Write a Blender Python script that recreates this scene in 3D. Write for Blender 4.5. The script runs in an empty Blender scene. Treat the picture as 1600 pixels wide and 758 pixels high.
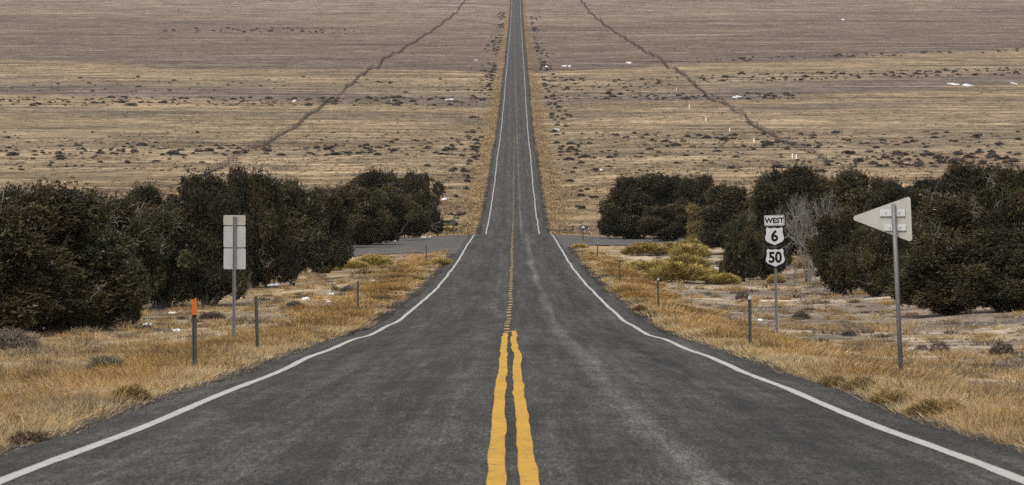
import bpy, bmesh, math
import numpy as np
from mathutils import Vector, Matrix

S = bpy.context.scene
COL = S.collection
R = math.radians

# ------------------------------------------------------------------ camera, sky, sun, exposure
F = 8889.0          # focal length in pixels of a 1600 px wide frame: a 200 mm lens
YH = 170.0          # image row of the true horizon
ZC = 1.5            # camera height in world units
cam = bpy.data.cameras.new('camera'); cam_o = bpy.data.objects.new('camera', cam); COL.objects.link(cam_o)
cam.lens = 200; cam.sensor_width = 36; cam.shift_y = -209.0 / 1600.0
cam.clip_start = 0.5; cam.clip_end = 30000
cam_o.location = (0, 0, ZC); cam_o.rotation_euler = (R(90), 0, 0)
cam.dof.use_dof = True; cam.dof.focus_distance = 190; cam.dof.aperture_fstop = 14
S.camera = cam_o

W = bpy.data.worlds.new('World'); S.world = W; W.use_nodes = True
nt = W.node_tree; nt.nodes.clear()
sky = nt.nodes.new('ShaderNodeTexSky'); sky.sky_type = 'NISHITA'; sky.sun_disc = False
sky.sun_elevation = R(52); sky.sun_rotation = R(205); sky.air_density = 1.0; sky.dust_density = 4.0; sky.ozone_density = 0.5
hs = nt.nodes.new('ShaderNodeHueSaturation'); hs.inputs['Saturation'].default_value = 0.12      # an overcast sky is nearly white
bg = nt.nodes.new('ShaderNodeBackground'); bg.inputs['Strength'].default_value = 0.12
wo = nt.nodes.new('ShaderNodeOutputWorld')
nt.links.new(sky.outputs[0], hs.inputs['Color']); nt.links.new(hs.outputs[0], bg.inputs['Color']); nt.links.new(bg.outputs[0], wo.inputs[0])
sl = bpy.data.lights.new('sun', 'SUN'); sl.energy = 1.3; sl.angle = R(22); sl.color = (1.0, 0.93, 0.84)
so = bpy.data.objects.new('sun', sl); COL.objects.link(so)
sd = Vector((math.sin(R(205)) * math.cos(R(52)), math.cos(R(205)) * math.cos(R(52)), math.sin(R(52))))
so.rotation_euler = sd.to_track_quat('Z', 'Y').to_euler(); so.location = (0, -20, 60)
S.view_settings.view_transform = 'Standard'; S.view_settings.look = 'None'; S.view_settings.gamma = 1.0
S.view_settings.use_curve_mapping = False
S.view_settings.exposure = 0.6
S.render.engine = 'CYCLES'
S.cycles.max_bounces = 5; S.cycles.diffuse_bounces = 3; S.cycles.glossy_bounces = 2; S.cycles.transparent_max_bounces = 4
S.cycles.volume_bounces = 0
S.cycles.use_denoising = False

rng = np.random.default_rng(7)
K = 1.30             # how bright an albedo of 1 comes out under this light


def lin(c):
    c = np.asarray(c, float) / 255.0
    return np.where(c <= 0.04045, c / 12.92, ((c + 0.055) / 1.055) ** 2.4)


def alb(*c):
    return lin(c) / K


# ------------------------------------------------------------------ noise
def _h(i, j, s):
    n = (i.astype(np.int64) * 374761393 + j.astype(np.int64) * 668265263 + s * 974634541) & 0x7fffffff
    n = ((n ^ (n >> 13)) * 1274126177) & 0x7fffffff
    n = ((n ^ (n >> 16)) * 668265263) & 0x7fffffff
    return ((n ^ (n >> 15)) & 0xffff) / 65535.0


def vn(x, y, s=0):
    """smooth value noise, -1..1"""
    x, y = np.broadcast_arrays(np.asarray(x, float), np.asarray(y, float))
    i = np.floor(x); j = np.floor(y); u = x - i; v = y - j
    u = u * u * u * (u * (u * 6 - 15) + 10); v = v * v * v * (v * (v * 6 - 15) + 10)
    a = _h(i, j, s); b = _h(i + 1, j, s); c = _h(i, j + 1, s); d = _h(i + 1, j + 1, s)
    return 2 * ((a * (1 - u) + b * u) * (1 - v) + (c * (1 - u) + d * u) * v) - 1


def fbm(x, y, s=0, o=3):
    t = 0; a = 0.5
    for k in range(o):
        t = t + a * vn(x * 2 ** k + 17.3 * k, y * 2 ** k + 9.1 * k, s + k); a *= 0.5
    return t


def ss(a, b, x):
    t = np.clip((x - a) / (b - a), 0, 1); return t * t * (3 - 2 * t)


# ------------------------------------------------------------------ the road's long profile (distance, height), from its width along the picture
_wy = [(1600, 755), (1079, 655), (800, 597), (600, 556), (521, 539), (421, 521), (359, 504), (339, 497), (298, 479), (262, 462), (230, 446), (204, 430),
       (177, 412), (160, 398), (141, 382), (118, 366.4)]
_far = [(82.5, 365), (67.6, 316), (58.5, 281), (50.5, 240), (41.4, 203), (35, 163), (30, 128), (25, 98), (20.8, 70), (16.5, 38), (14.4, 18), (13, 0)]
_d = [-300, -60, 0]; _z = [-0.6, -0.9, -1.46]
for w, y in _wy: _d.append(7.3 * F / w); _z.append(-(y - YH) / F * _d[-1])
for d, z in ((585, -13.5), (635, -15.9), (690, -17.7), (740, -17.9)): _d.append(d); _z.append(z)
for w, y in _far: _d.append(7.3 * F / w); _z.append(-(y - YH) / F * _d[-1])
_d += [6500, 9500]; _z += [156, 280]
_d = np.array(_d); _z = np.array(_z) + ZC


def pchip(x, X, Y):
    x = np.asarray(x, float); h = np.diff(X); dl = np.diff(Y) / h
    m = np.zeros(len(X)); m[0] = dl[0]; m[-1] = dl[-1]
    for i in range(1, len(X) - 1):
        if dl[i - 1] * dl[i] > 0:
            w1 = 2 * h[i] + h[i - 1]; w2 = h[i] + 2 * h[i - 1]
            m[i] = (w1 + w2) / (w1 / dl[i - 1] + w2 / dl[i])
    i = np.clip(np.searchsorted(X, x) - 1, 0, len(X) - 2)
    t = (x - X[i]) / h[i]; t2 = t * t; t3 = t2 * t
    return (2 * t3 - 3 * t2 + 1) * Y[i] + (t3 - 2 * t2 + t) * h[i] * m[i] + (-2 * t3 + 3 * t2) * Y[i + 1] + (t3 - t2) * h[i] * m[i + 1]


def zr(d):
    d = np.asarray(d, float)
    return pchip(d, _d, _z) + 0.014 * np.sin(d / 5.1) * ss(40, 90, d) * (1 - ss(500, 560, d)) + ss(700, 900, d) * (0.22 * np.sin(d / 29.0 + 1.3 * np.sin(d / 91.0)) + 0.25 * np.sin(d / 83.0))


_cd = np.array([-300, 40, 150, 260, 330, 480, 550, 800, 1500, 3000, 5000, 9500.])
_cx = np.array([0, 0, -0.07, 0.06, 0.05, 0.09, 0.12, 0.10, 0.62, 1.9, 3.6, 7.0])


def xc(d): return np.interp(d, _cd, _cx)


def pv(d, side):      # half width of the asphalt
    return 4.12 + (0.12 if side > 0 else 0.0) + 0.10 * vn(np.asarray(d) / 6.0, side * 3.0, 5) + 0.05 * vn(np.asarray(d) / 1.3, side * 3.0, 6) + (0.55 if side > 0 else .3) * ss(560, 700, np.asarray(d))


_s1 = np.array([-9, 0, 0.4, 1.2, 2.0, 4.2, 7, 12, 20, 40, 120, 4000.])
_oL = np.array([-.3, -.07, -.09, -.10, -.16, -.34, -.55, -.7, -.5, 0.1, .3, .3])
_oR = np.array([-.3, -.07, -.09, -.10, -.20, -.55, -.66, -.55, .2, 1.3, 1.5, 1.5])
_s2 = np.array([-9, 0, 0.7, 1.8, 4, 8, 15, 60, 4000.])
_oF = np.array([-.3, -.07, -.12, -.3, -.75, -.7, -.35, -.2, -.2])


def Zg(X, d):
    X = np.asarray(X, float); d = np.asarray(d, float)
    e = np.abs(X - xc(d)); s = e - 4.3
    near = np.where(X < 0, np.interp(s, _s1, _oL), np.interp(s, _s1, _oR))
    jun = ss(415, 450, d) * (1 - ss(560, 600, d)) * (1 - ss(14, 30, s))
    near = near * (1 - 0.55 * jun)
    far = np.interp(s, _s2, _oF)
    b = ss(540, 680, d)
    o = near * (1 - b) + far * b
    w = ss(0.3, 2.5, s)
    o = o + w * (0.06 * fbm(X / 2.2, d / 2.6, 11) + 0.03 * vn(X / .6, d / .7, 12)) * (1 - ss(700, 1500, d))
    o = o + ss(.8, 5, s) * 0.16 * fbm(X / 9, d / 12, 13) * (1 - .7 * jun)
    w2 = ss(6, 40, s) * (.3 * ss(640, 1000, d) + .7 * ss(1100, 1900, d))
    o = o + w2 * (0.95 * vn(X / 210, d / 140, 21) + 0.38 * vn(X / 60, d / 47, 22))
    return zr(d) + o


def ypx(X, d): return YH - F * (Zg(X, d) - ZC) / d


_dd = np.concatenate([np.arange(40, 600, .4), np.arange(600, 6000, 2.0)])


def at(px, py, lo=40, hi=6000):
    """the ground point first seen in that direction"""
    d = _dd[(_dd >= lo) & (_dd <= hi)]
    X = (px - 800) / F * d
    k = np.nonzero(ypx(X, d) <= py)[0]
    k = k[0] if len(k) else len(d) - 1
    return float(X[k]), float(d[k]), float(Zg(X[k], d[k]))


def atW(px, w):
    d = 7.3 * F / w; X = (px - 800) / F * d
    return float(X), float(d), float(Zg(X, d))


def yq_of(d):      # image row of the road surface (used only to lay out the vegetation belts of the fan by distance)
    return YH - F * (pchip(d, _d, _z) - ZC) / d


# ------------------------------------------------------------------ materials
def mat(name, base=(.5, .5, .5), rough=.8, spec=.3, metal=0.0, attr=None, noise=None, bump=None, rand=0.0, extra=None):
    m = bpy.data.materials.new(name); m.use_nodes = True
    t = m.node_tree; n = t.nodes; L = t.links
    p = n['Principled BSDF']; p.inputs['Roughness'].default_value = rough; p.inputs['Metallic'].default_value = metal
    p.inputs['Specular IOR Level'].default_value = spec
    tc = n.new('ShaderNodeTexCoord')
    if attr:
        a = n.new('ShaderNodeAttribute'); a.attribute_name = attr; c = a.outputs['Color']
    else:
        a = n.new('ShaderNodeRGB'); a.outputs[0].default_value = (*base, 1); c = a.outputs[0]
    for (sc, amt) in (noise or []):
        mp = n.new('ShaderNodeMapping'); mp.inputs['Scale'].default_value = sc if isinstance(sc, tuple) else (sc, sc, sc)
        L.new(tc.outputs['Object'], mp.inputs[0])
        x = n.new('ShaderNodeTexNoise'); x.inputs['Scale'].default_value = 1.0; x.inputs['Detail'].default_value = 4; x.inputs['Roughness'].default_value = .65
        L.new(mp.outputs[0], x.inputs['Vector'])
        r = n.new('ShaderNodeMapRange'); r.inputs['From Min'].default_value = .25; r.inputs['From Max'].default_value = .75
        r.inputs['To Min'].default_value = 1 - amt; r.inputs['To Max'].default_value = 1 + amt
        L.new(x.outputs[0], r.inputs[0])
        v = n.new('ShaderNodeVectorMath'); v.operation = 'SCALE'; L.new(c, v.inputs[0]); L.new(r.outputs[0], v.inputs['Scale']); c = v.outputs[0]
    if rand:
        oi = n.new('ShaderNodeObjectInfo'); r = n.new('ShaderNodeMapRange'); r.inputs['To Min'].default_value = 1 - rand; r.inputs['To Max'].default_value = 1 + rand
        L.new(oi.outputs['Random'], r.inputs[0]); v = n.new('ShaderNodeVectorMath'); v.operation = 'SCALE'
        L.new(c, v.inputs[0]); L.new(r.outputs[0], v.inputs['Scale']); c = v.outputs[0]
    if extra: c = extra(t, tc, c)
    L.new(c, p.inputs['Base Color'])
    if bump:
        x = n.new('ShaderNodeTexNoise'); x.inputs['Scale'].default_value = bump[0]; x.inputs['Detail'].default_value = 3
        L.new(tc.outputs['Object'], x.inputs['Vector']); b = n.new('ShaderNodeBump'); b.inputs['Strength'].default_value = bump[1]; b.inputs['Distance'].default_value = bump[2]
        L.new(x.outputs[0], b.inputs['Height']); L.new(b.outputs[0], p.inputs['Normal'])
    return m


def band(t, tc, c, x0, width, amt, ysc, thr=(.4, .7), seed=0.0):
    """a worn or stained strip that runs along the road at x0; amt scales the colour where it shows"""
    n = t.nodes; L = t.links
    sx = n.new('ShaderNodeSeparateXYZ'); L.new(tc.outputs['Object'], sx.inputs[0])
    wn = n.new('ShaderNodeTexNoise'); wn.inputs['Scale'].default_value = 1; wn.inputs['Detail'].default_value = 3
    mp = n.new('ShaderNodeMapping'); mp.inputs['Scale'].default_value = (.3, ysc, .3); mp.inputs['Location'].default_value = (seed, seed * 3, 0)
    L.new(tc.outputs['Object'], mp.inputs[0]); L.new(mp.outputs[0], wn.inputs['Vector'])
    sh = n.new('ShaderNodeMath'); sh.operation = 'MULTIPLY_ADD'; L.new(wn.outputs[0], sh.inputs[0]); sh.inputs[1].default_value = .5; sh.inputs[2].default_value = -.25 - x0
    ad = n.new('ShaderNodeMath'); L.new(sx.outputs[0], ad.inputs[0]); L.new(sh.outputs[0], ad.inputs[1])
    ab = n.new('ShaderNodeMath'); ab.operation = 'ABSOLUTE'; L.new(ad.outputs[0], ab.inputs[0])
    r1 = n.new('ShaderNodeMapRange'); r1.interpolation_type = 'SMOOTHSTEP'; r1.inputs['From Min'].default_value = width; r1.inputs['From Max'].default_value = 0
    L.new(ab.outputs[0], r1.inputs[0])
    w2 = n.new('ShaderNodeTexNoise'); w2.inputs['Scale'].default_value = 1; w2.inputs['Detail'].default_value = 5
    m2 = n.new('ShaderNodeMapping'); m2.inputs['Scale'].default_value = (2.5, ysc * 2.2, 1); m2.inputs['Location'].default_value = (seed * 7, seed, 3)
    L.new(tc.outputs['Object'], m2.inputs[0]); L.new(m2.outputs[0], w2.inputs['Vector'])
    r2 = n.new('ShaderNodeMapRange'); r2.inputs['From Min'].default_value = thr[0]; r2.inputs['From Max'].default_value = thr[1]; L.new(w2.outputs[0], r2.inputs[0])
    mu = n.new('ShaderNodeMath'); mu.operation = 'MULTIPLY'; L.new(r1.outputs[0], mu.inputs[0]); L.new(r2.outputs[0], mu.inputs[1])
    k = n.new('ShaderNodeMath'); k.operation = 'MULTIPLY_ADD'; L.new(mu.outputs[0], k.inputs[0]); k.inputs[1].default_value = amt - 1; k.inputs[2].default_value = 1
    v = n.new('ShaderNodeVectorMath'); v.operation = 'SCALE'; L.new(c, v.inputs[0]); L.new(k.outputs[0], v.inputs['Scale'])
    return v.outputs[0]


def asphalt_extra(t, tc, c):
    c = band(t, tc, c, 1.32, .30, 2.1, .02, (.15, .45), 1.0)
    c = band(t, tc, c, 2.65, .5, .42, .05, (.44, .60), 2.0)
    c = band(t, tc, c, 0.75, .5, .66, .04, (.4, .65), 3.0)
    c = band(t, tc, c, -0.65, .3, 1.6, .03, (.42, .68), 4.0)
    c = band(t, tc, c, -1.5, .6, .6, .05, (.42, .66), 5.0)
    c = band(t, tc, c, -2.8, .6, 1.35, .04, (.4, .66), 6.0)
    c = band(t, tc, c, -3.0, 1.2, .8, .09, (.5, .7), 8.0)
    c = band(t, tc, c, 0.0, .3, .7, .3, (.42, .6), 9.0)
    return c


def worn_extra(amt, under=(.052, .05, .047)):
    def f(t, tc, c):
        n = t.nodes; L = t.links
        x = n.new('ShaderNodeTexNoise'); x.inputs['Scale'].default_value = 9; x.inputs['Detail'].default_value = 6; x.inputs['Roughness'].default_value = .7
        mp = n.new('ShaderNodeMapping'); mp.inputs['Scale'].default_value = (1, .4, 1); L.new(tc.outputs['Object'], mp.inputs[0]); L.new(mp.outputs[0], x.inputs['Vector'])
        r = n.new('ShaderNodeMapRange'); r.inputs['From Min'].default_value = amt; r.inputs['From Max'].default_value = amt + .12; L.new(x.outputs[0], r.inputs[0])
        mx = n.new('ShaderNodeMix'); mx.data_type = 'RGBA'; L.new(r.outputs[0], mx.inputs[0]); L.new(c, mx.inputs[6]); mx.inputs[7].default_value = (*under, 1)
        return mx.outputs[2]
    return f


def ground_extra(t, tc, c):
    # fine dark and pale streaks of plants and bare soil, at several real sizes
    n = t.nodes; L = t.links
    for (sc, lo, hi, amt, seed) in (((.3, .07, 1), .5, .62, .68, 61), ((.6, .14, 1), .52, .62, .74, 65), ((.07, .08, 1), .48, .62, .62, 21), ((.018, .05, 1), .48, .58, .78, 25), ((.03, .055, 1), .54, .62, 1.25, 29), ((.012, .022, 1), .5, .56, .84, 33), ((.006, .03, 1), .52, .56, .84, 37), ((.011, .07, 1), .52, .58, .72, 41), ((.005, .022, 1), .54, .58, .76, 45), ((.004, .011, 1), .52, .555, .82, 49), ((.008, .05, 1), .54, .59, 1.2, 53), ((.9, .5, 1), .52, .62, .8, 1), ((.16, .09, 1), .54, .64, .8, 5), ((.035, .016, 1), .5, .62, .78, 9), ((3.2, 2.2, 1), .55, .66, .72, 3), ((.5, .28, 1), .56, .64, 1.22, 12)):
        mp = n.new('ShaderNodeMapping'); mp.inputs['Scale'].default_value = sc; mp.inputs['Location'].default_value = (seed, seed, seed)
        L.new(tc.outputs['Object'], mp.inputs[0])
        x = n.new('ShaderNodeTexNoise'); x.inputs['Scale'].default_value = 1; x.inputs['Detail'].default_value = 5; x.inputs['Roughness'].default_value = .7; L.new(mp.outputs[0], x.inputs['Vector'])
        r = n.new('ShaderNodeMapRange'); r.inputs['From Min'].default_value = lo; r.inputs['From Max'].default_value = hi; r.inputs['To Min'].default_value = 1; r.inputs['To Max'].default_value = amt
        L.new(x.outputs[0], r.inputs[0])
        v = n.new('ShaderNodeVectorMath'); v.operation = 'SCALE'; L.new(c, v.inputs[0]); L.new(r.outputs[0], v.inputs['Scale']); c = v.outputs[0]
    return c


M = {}
M['ground'] = mat('ground', attr='Zone', rough=.95, spec=.1, noise=[((.05, .05, .05), .2), (14.0, .3), ((.12, .13, 1), .3), ((.03, .06, 1), .25)], bump=(9.0, .5, .05), extra=ground_extra)
M['asphalt'] = mat('asphalt', base=(.038, .0352, .0320), rough=.86, spec=.3, noise=[((60, 4, 20), 1.3), ((26, 1.6, 10), .7), ((2.2, .025, 1), .5), ((.8, .02, 1), .35), ((5, .03, 1), .35), ((.25, .5, 1), .18), ((1.1, .2, 1), .2), ((2.5, .4, 1), .4), ((9, .25, 3), .3)], bump=(110.0, .5, .012), extra=asphalt_extra)
M['side_asphalt'] = mat('side_asphalt', base=(.088, .083, .078), rough=.92, spec=.15, noise=[(30.0, .35), ((.9, .5, 1), .2), ((.2, .1, 1), .2)], bump=(30.0, .5, .02))
M['white_paint'] = mat('white_paint', base=(.37, .36, .34), rough=.7, spec=.3, noise=[(30.0, .15), (2.0, .12)], extra=worn_extra(.575))
M['yellow_paint'] = mat('yellow_paint', base=(.44, .245, .017), rough=.7, spec=.3, noise=[(30.0, .15), ((1, .25, 1), .14), ((.5, 3, 1), .1)], extra=worn_extra(.565))
M['pale_yellow'] = mat('pale_yellow_paint', base=(.36, .245, .085), rough=.7, noise=[(20.0, .2), (1.5, .2)], extra=worn_extra(.52))
M['foliage'] = mat('foliage', attr='Col', rough=.75, spec=.2, rand=.22)
M['bark'] = mat('bark', base=(.10, .085, .07), rough=.9, noise=[((20, 20, 4), .4)], bump=(25, .6, .02))
M['dead_wood'] = mat('dead_wood', base=(.16, .147, .132), rough=.9, noise=[((12, 12, 3), .3)])
M['plant'] = mat('plant', attr='Col', rough=.85, spec=.15)
M['shrub'] = mat('shrub', attr='Col', rough=.9, spec=.1, rand=.25)
M['steel'] = mat('galvanised_steel', base=(.14, .14, .14), rough=.6, metal=.35, spec=.4, noise=[(9.0, .15), ((40, 40, 6), .12)])
M['post'] = mat('weathered_post', base=(.055,.050,.043), rough=.8, spec=.25, noise=[((30, 30, 5), .3)])
M['alu'] = mat('aluminium_back', base=(.31, .308, .308), rough=.62, metal=.15, spec=.4, noise=[(3.0, .08), ((8, 8, 1.2), .07), (25.0, .05)])
M['alu_tan'] = mat('aluminium_dusty', base=(.30, .28, .25), rough=.7, metal=.1, noise=[(5.0, .1), ((9, 9, 1.5), .1)])
M['alu_warm'] = mat('aluminium_warm', base=(.37,.36,.335), rough=.65, metal=.1, noise=[(2.0, .08), ((10, 10, 1.0), .08)])
M['bracket'] = mat('bracket_white', base=(.46,.46,.48), rough=.6, noise=[(6.0, .07)])
M['sign_white'] = mat('sign_white', base=(.40, .395, .405), rough=.45, spec=.4, noise=[(3.0, .06), ((9, 9, 1.5), .06)])
M['sign_black'] = mat('sign_black', base=(.008, .008, .009), rough=.85, spec=.08)
M['orange'] = mat('orange_sheeting', base=(.40, .085, .010), rough=.6, noise=[(8.0, .12)])
M['cap'] = mat('pale_reflector', base=(.36, .36, .36), rough=.5, noise=[(14.0, .1)])
M['green'] = mat('green_sign', base=(.03, .13, .06), rough=.5)
M['dark_metal'] = mat('dark_metal', base=(.03, .03, .03), rough=.6)
M['white_post'] = mat('white_plastic', base=(.75, .74, .70), rough=.6, noise=[(6.0, .08)])
M['snow'] = mat('snow', base=(.62, .64, .68), rough=.7, noise=[(8.0, .1)])
M['wire'] = mat('fence_wire', base=(.06, .055, .05), rough=.8)
M['rock'] = mat('rock', attr='Col', rough=.95, spec=.15)


# ------------------------------------------------------------------ mesh helpers
def np_mesh(name, V, Fq, m, col=None, parent=None, smooth=False, attr='Col'):
    V = np.ascontiguousarray(V, np.float32); Fq = np.ascontiguousarray(Fq, np.int32); k = Fq.shape[1]
    me = bpy.data.meshes.new(name); me.vertices.add(len(V)); me.vertices.foreach_set('co', V.ravel())
    me.loops.add(Fq.size); me.loops.foreach_set('vertex_index', Fq.ravel())
    me.polygons.add(len(Fq)); me.polygons.foreach_set('loop_start', np.arange(0, Fq.size, k, dtype=np.int32))
    if smooth: me.polygons.foreach_set('use_smooth', np.ones(len(Fq), bool))
    me.update(calc_edges=True)
    if col is not None:
        a = me.attributes.new(attr, 'FLOAT_COLOR', 'POINT')
        a.data.foreach_set('color', np.concatenate([col, np.ones((len(V), 1))], 1).astype(np.float32).ravel())
    me.materials.append(m)
    o = bpy.data.objects.new(name, me); COL.objects.link(o)
    if parent is not None: o.parent = parent
    return o


class MB:
    def __init__(s): s.v = []; s.f = []

    def add(s, vs, fs):
        b = len(s.v); s.v += [tuple(v) for v in vs]; s.f += [tuple(b + i for i in f) for f in fs]

    def box(s, c, d):
        x, y, z = c; a, b, h = d[0] / 2, d[1] / 2, d[2] / 2
        s.add([(x + i * a, y + j * b, z + k * h) for k in (-1, 1) for j in (-1, 1) for i in (-1, 1)],
              [(0, 2, 3, 1), (4, 5, 7, 6), (0, 1, 5, 4), (2, 6, 7, 3), (0, 4, 6, 2), (1, 3, 7, 5)])

    def prism(s, pts, y0, y1):
        """a closed outline in x,z between two depths"""
        n = len(pts)
        s.add([(x, y0, z) for x, z in pts] + [(x, y1, z) for x, z in pts],
              [tuple(range(n)), tuple(range(2 * n - 1, n - 1, -1))] + [(i, i + n, (i + 1) % n + n, (i + 1) % n) for i in range(n)])

    def tube(s, P, r, n=6):
        P = [Vector(p) for p in P]; rs = r if isinstance(r, (list, tuple)) else [r] * len(P)
        vs = []
        for i, p in enumerate(P):
            t = (P[min(i + 1, len(P) - 1)] - P[max(i - 1, 0)]).normalized()
            u = t.orthogonal().normalized() if i == 0 else (u - t * u.dot(t)).normalized()
            w = t.cross(u)
            vs += [p + (u * math.cos(2 * math.pi * k / n) + w * math.sin(2 * math.pi * k / n)) * rs[i] for k in range(n)]
        fs = [(i * n + k, i * n + (k + 1) % n, (i + 1) * n + (k + 1) % n, (i + 1) * n + k) for i in range(len(P) - 1) for k in range(n)]
        fs += [tuple(range(n))[::-1], tuple(range((len(P) - 1) * n, len(P) * n))]
        s.add(vs, fs)

    def build(s, name, m, parent=None, bevel=0.0, smooth=False):
        me = bpy.data.meshes.new(name); me.from_pydata(s.v, [], s.f); me.materials.append(m)
        if bevel:
            bm = bmesh.new(); bm.from_mesh(me); bmesh.ops.recalc_face_normals(bm, faces=bm.faces)
            bmesh.ops.bevel(bm, geom=[e for e in bm.edges if e.is_manifold and e.calc_face_angle(0) > .6], offset=bevel, segments=2, affect='EDGES', profile=.5)
            bm.to_mesh(me); bm.free()
        if smooth:
            for p in me.polygons: p.use_smooth = True
        me.update(); o = bpy.data.objects.new(name, me); COL.objects.link(o)
        if parent is not None: o.parent = parent
        return o


def tag(o, label=None, cat=None, group=None, kind=None):
    if label: o['label'] = label
    if cat: o['category'] = cat
    if group: o['group'] = group
    if kind: o['kind'] = kind
    return o


def empty(name, loc, label, cat, group=None, rz=0.0, tilt=0.0):
    o = bpy.data.objects.new(name, None); COL.objects.link(o); o.empty_display_size = .3
    o.location = loc; o.rotation_euler = (0, tilt, rz)
    return tag(o, label, cat, group)


def copy_tree(o, parent=None):
    c = o.copy(); COL.objects.link(c); c.parent = parent
    for ch in list(o.children): copy_tree(ch, c)
    return c


def rounded(w, h, r, cx=0.0, cz=0.0, n=5):
    pts = []
    for (sx, sz, a0) in ((1, 1, 0), (-1, 1, 90), (-1, -1, 180), (1, -1, 270)):
        for k in range(n):
            a = R(a0 + 90 * k / (n - 1)); pts.append((cx + sx * (w / 2 - r) + r * math.cos(a), cz + sz * (h / 2 - r) + r * math.sin(a)))
    return pts


# ------------------------------------------------------------------ ground
rows = np.concatenate([[-300, -200, -120, -60, -20, 0, 15], np.arange(25, 160, .5), np.arange(160, 620, .8), np.arange(620, 1300, 2.5), np.arange(1300, 2600, 5), np.arange(2600, 5400, 9), [5600, 6000, 6600, 7500, 9400]])
xs = np.concatenate([np.arange(0, 3.9, 1.3), [3.7, 3.95], np.arange(4.1, 9, .22), np.arange(9, 22, .45), np.arange(22, 50, 2), np.geomspace(50, 520, 34), [600, 800, 1100, 1500, 2200]])
xs = np.concatenate([-xs[:0:-1], xs])
D, XX = np.meshgrid(rows, xs, indexing='ij')
XX = XX + xc(D)
ZZ = Zg(XX, D)


def mixc(a, b, t): return a * (1 - t[..., None]) + b * t[..., None]


def zone(X, d):
    e = np.abs(X - xc(d)); s = e - np.where(X > 0, pv(d, 1), pv(d, -1))
    n1 = fbm(X / 3.0, d / 4.0, 31, 4); n2 = fbm(X / 12.0, d / 18.0, 41, 3); n3 = vn(X / .8, d / 1.0, 51)
    straw = alb(182, 158, 122); soil = alb(178, 161, 142); brown = alb(126, 108, 84); orange = alb(172, 140, 96)
    c = mixc(straw * np.ones(X.shape + (3,)), soil, ss(-.1, .3, n1 + .45 * ss(3, 6, s) * (X > 0) + .12))
    c = mixc(c, brown, .55 * ss(.15, .4, fbm(X / 2.0, d / 2.6, 61, 3)))
    c = mixc(c, orange, .6 * (1 - .7 * ss(3, 6, s)) * ss(.0, .3, n2 + .35 * (1 - ss(1.5, 4.5, s))))
    # leaf litter under the junipers
    lit = ss(9, 12.5, s) * ss(150, 200, d) * (1 - ss(560, 640, d)) * np.where(X < 0, .6, .15)
    c = mixc(c, alb(92, 80, 66), lit)
    c = c * 1.28
    # belts of the alluvial fan
    q = yq_of(d) + np.abs(X) / np.maximum(d, 60) * F * np.where(X < 0, .022, .040) * (1 - ss(150, 330, yq_of(d)) * .9) + 3.0 * vn(X / 90, d / 200, 71) + 1.5 * vn(X / 25, d / 80, 72)
    qk = np.array([-60, 0, 18, 40, 48, 62, 78, 90, 104, 110, 114, 124, 140, 148, 153, 160, 166, 180, 185, 190, 195, 205, 226, 236, 246, 262, 300, 330, 345, 350, 357, 362])
    ck = np.array([(136, 120, 108), (138, 121, 107), (140, 121, 104), (136, 117, 98), (121, 104, 89), (127, 109, 91), (119, 102, 87), (124, 107, 91), (113, 98, 85), (116, 101, 87), (153, 131, 104), (147, 127, 101),
                   (143, 124, 101), (132, 116, 97), (116, 104, 92), (120, 107, 94), (153, 131, 103), (148, 128, 102), (130, 114, 96), (133, 116, 97), (152, 131, 105), (150, 130, 104), (147, 128, 103), (139, 121, 98), (152, 132, 107),
                   (150, 130, 104), (150, 128, 98), (150, 128, 97), (140, 124, 102), (126, 117, 106), (132, 120, 104), (152, 130, 92)], float)
    cf = np.stack([np.interp(q, qk, lin(ck)[:, i] / K) for i in range(3)], -1)
    cf = 1.62 * cf * (1 + .14 * vn(X / 70, d / 22, 81) + .10 * vn(X / 22, d / 9, 82))[..., None]
    cf = mixc(cf, alb(166, 132, 88), .8 * (1 - ss(1.8, 5.5, s + 2.0 * n2 + n1)))
    c = mixc(c, cf, ss(600, 700, d))
    # loose dark gravel beside the asphalt
    c = mixc(c, alb(84, 79, 74), 1 - ss(.55, .95, s + .22 * n3 + .2 * n1))
    return c


nR, nC = D.shape
V = np.stack([XX, D, ZZ], -1).reshape(-1, 3)
I = np.arange(nR * nC).reshape(nR, nC)
Q = np.stack([I[:-1, :-1], I[:-1, 1:], I[1:, 1:], I[1:, :-1]], -1).reshape(-1, 4)
g = np_mesh('ground', V, Q, M['ground'], col=zone(XX, D).reshape(-1, 3), smooth=True, attr='Zone')
tag(g, kind='structure')

# ------------------------------------------------------------------ road with its painted lines
rd = rows[(rows >= -120) & (rows <= 7500)]
ra = np.concatenate([np.arange(-120, 30, 3), np.arange(30, 620, .4), rows[rows >= 620]]); ra = ra[ra <= 7500]
zra = zr(ra)


def crown(u): return -0.012 * np.abs(u)


lat = np.array([-1, -.88, -.6, -.3, -.03, .03, .3, .6, .88, 1.0])
hw = np.where(lat[None, :] < 0, pv(ra, -1)[:, None], pv(ra, 1)[:, None])
U = lat[None, :] * hw
U[:, 1] = -3.9; U[:, 8] = 3.9; U[:, 2] = -2.6; U[:, 7] = 2.6; U[:, 3] = -1.2; U[:, 6] = 1.2; U[:, 4] = -.2; U[:, 5] = .2
Zt = zra[:, None] + crown(U) + .06
Xr = xc(ra)[:, None] + U
top = np.stack([Xr, np.broadcast_to(ra[:, None], U.shape), Zt], -1)
ls = top[:, :1].copy(); ls[..., 0] -= .12; ls[..., 2] -= .3
rs_ = top[:, -1:].copy(); rs_[..., 0] += .12; rs_[..., 2] -= .3
T = np.concatenate([ls, top, rs_], 1); n0, n1_ = T.shape[:2]
I = np.arange(n0 * n1_).reshape(n0, n1_)
Q = np.stack([I[:-1, :-1], I[:-1, 1:], I[1:, 1:], I[1:, :-1]], -1).reshape(-1, 4)
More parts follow.
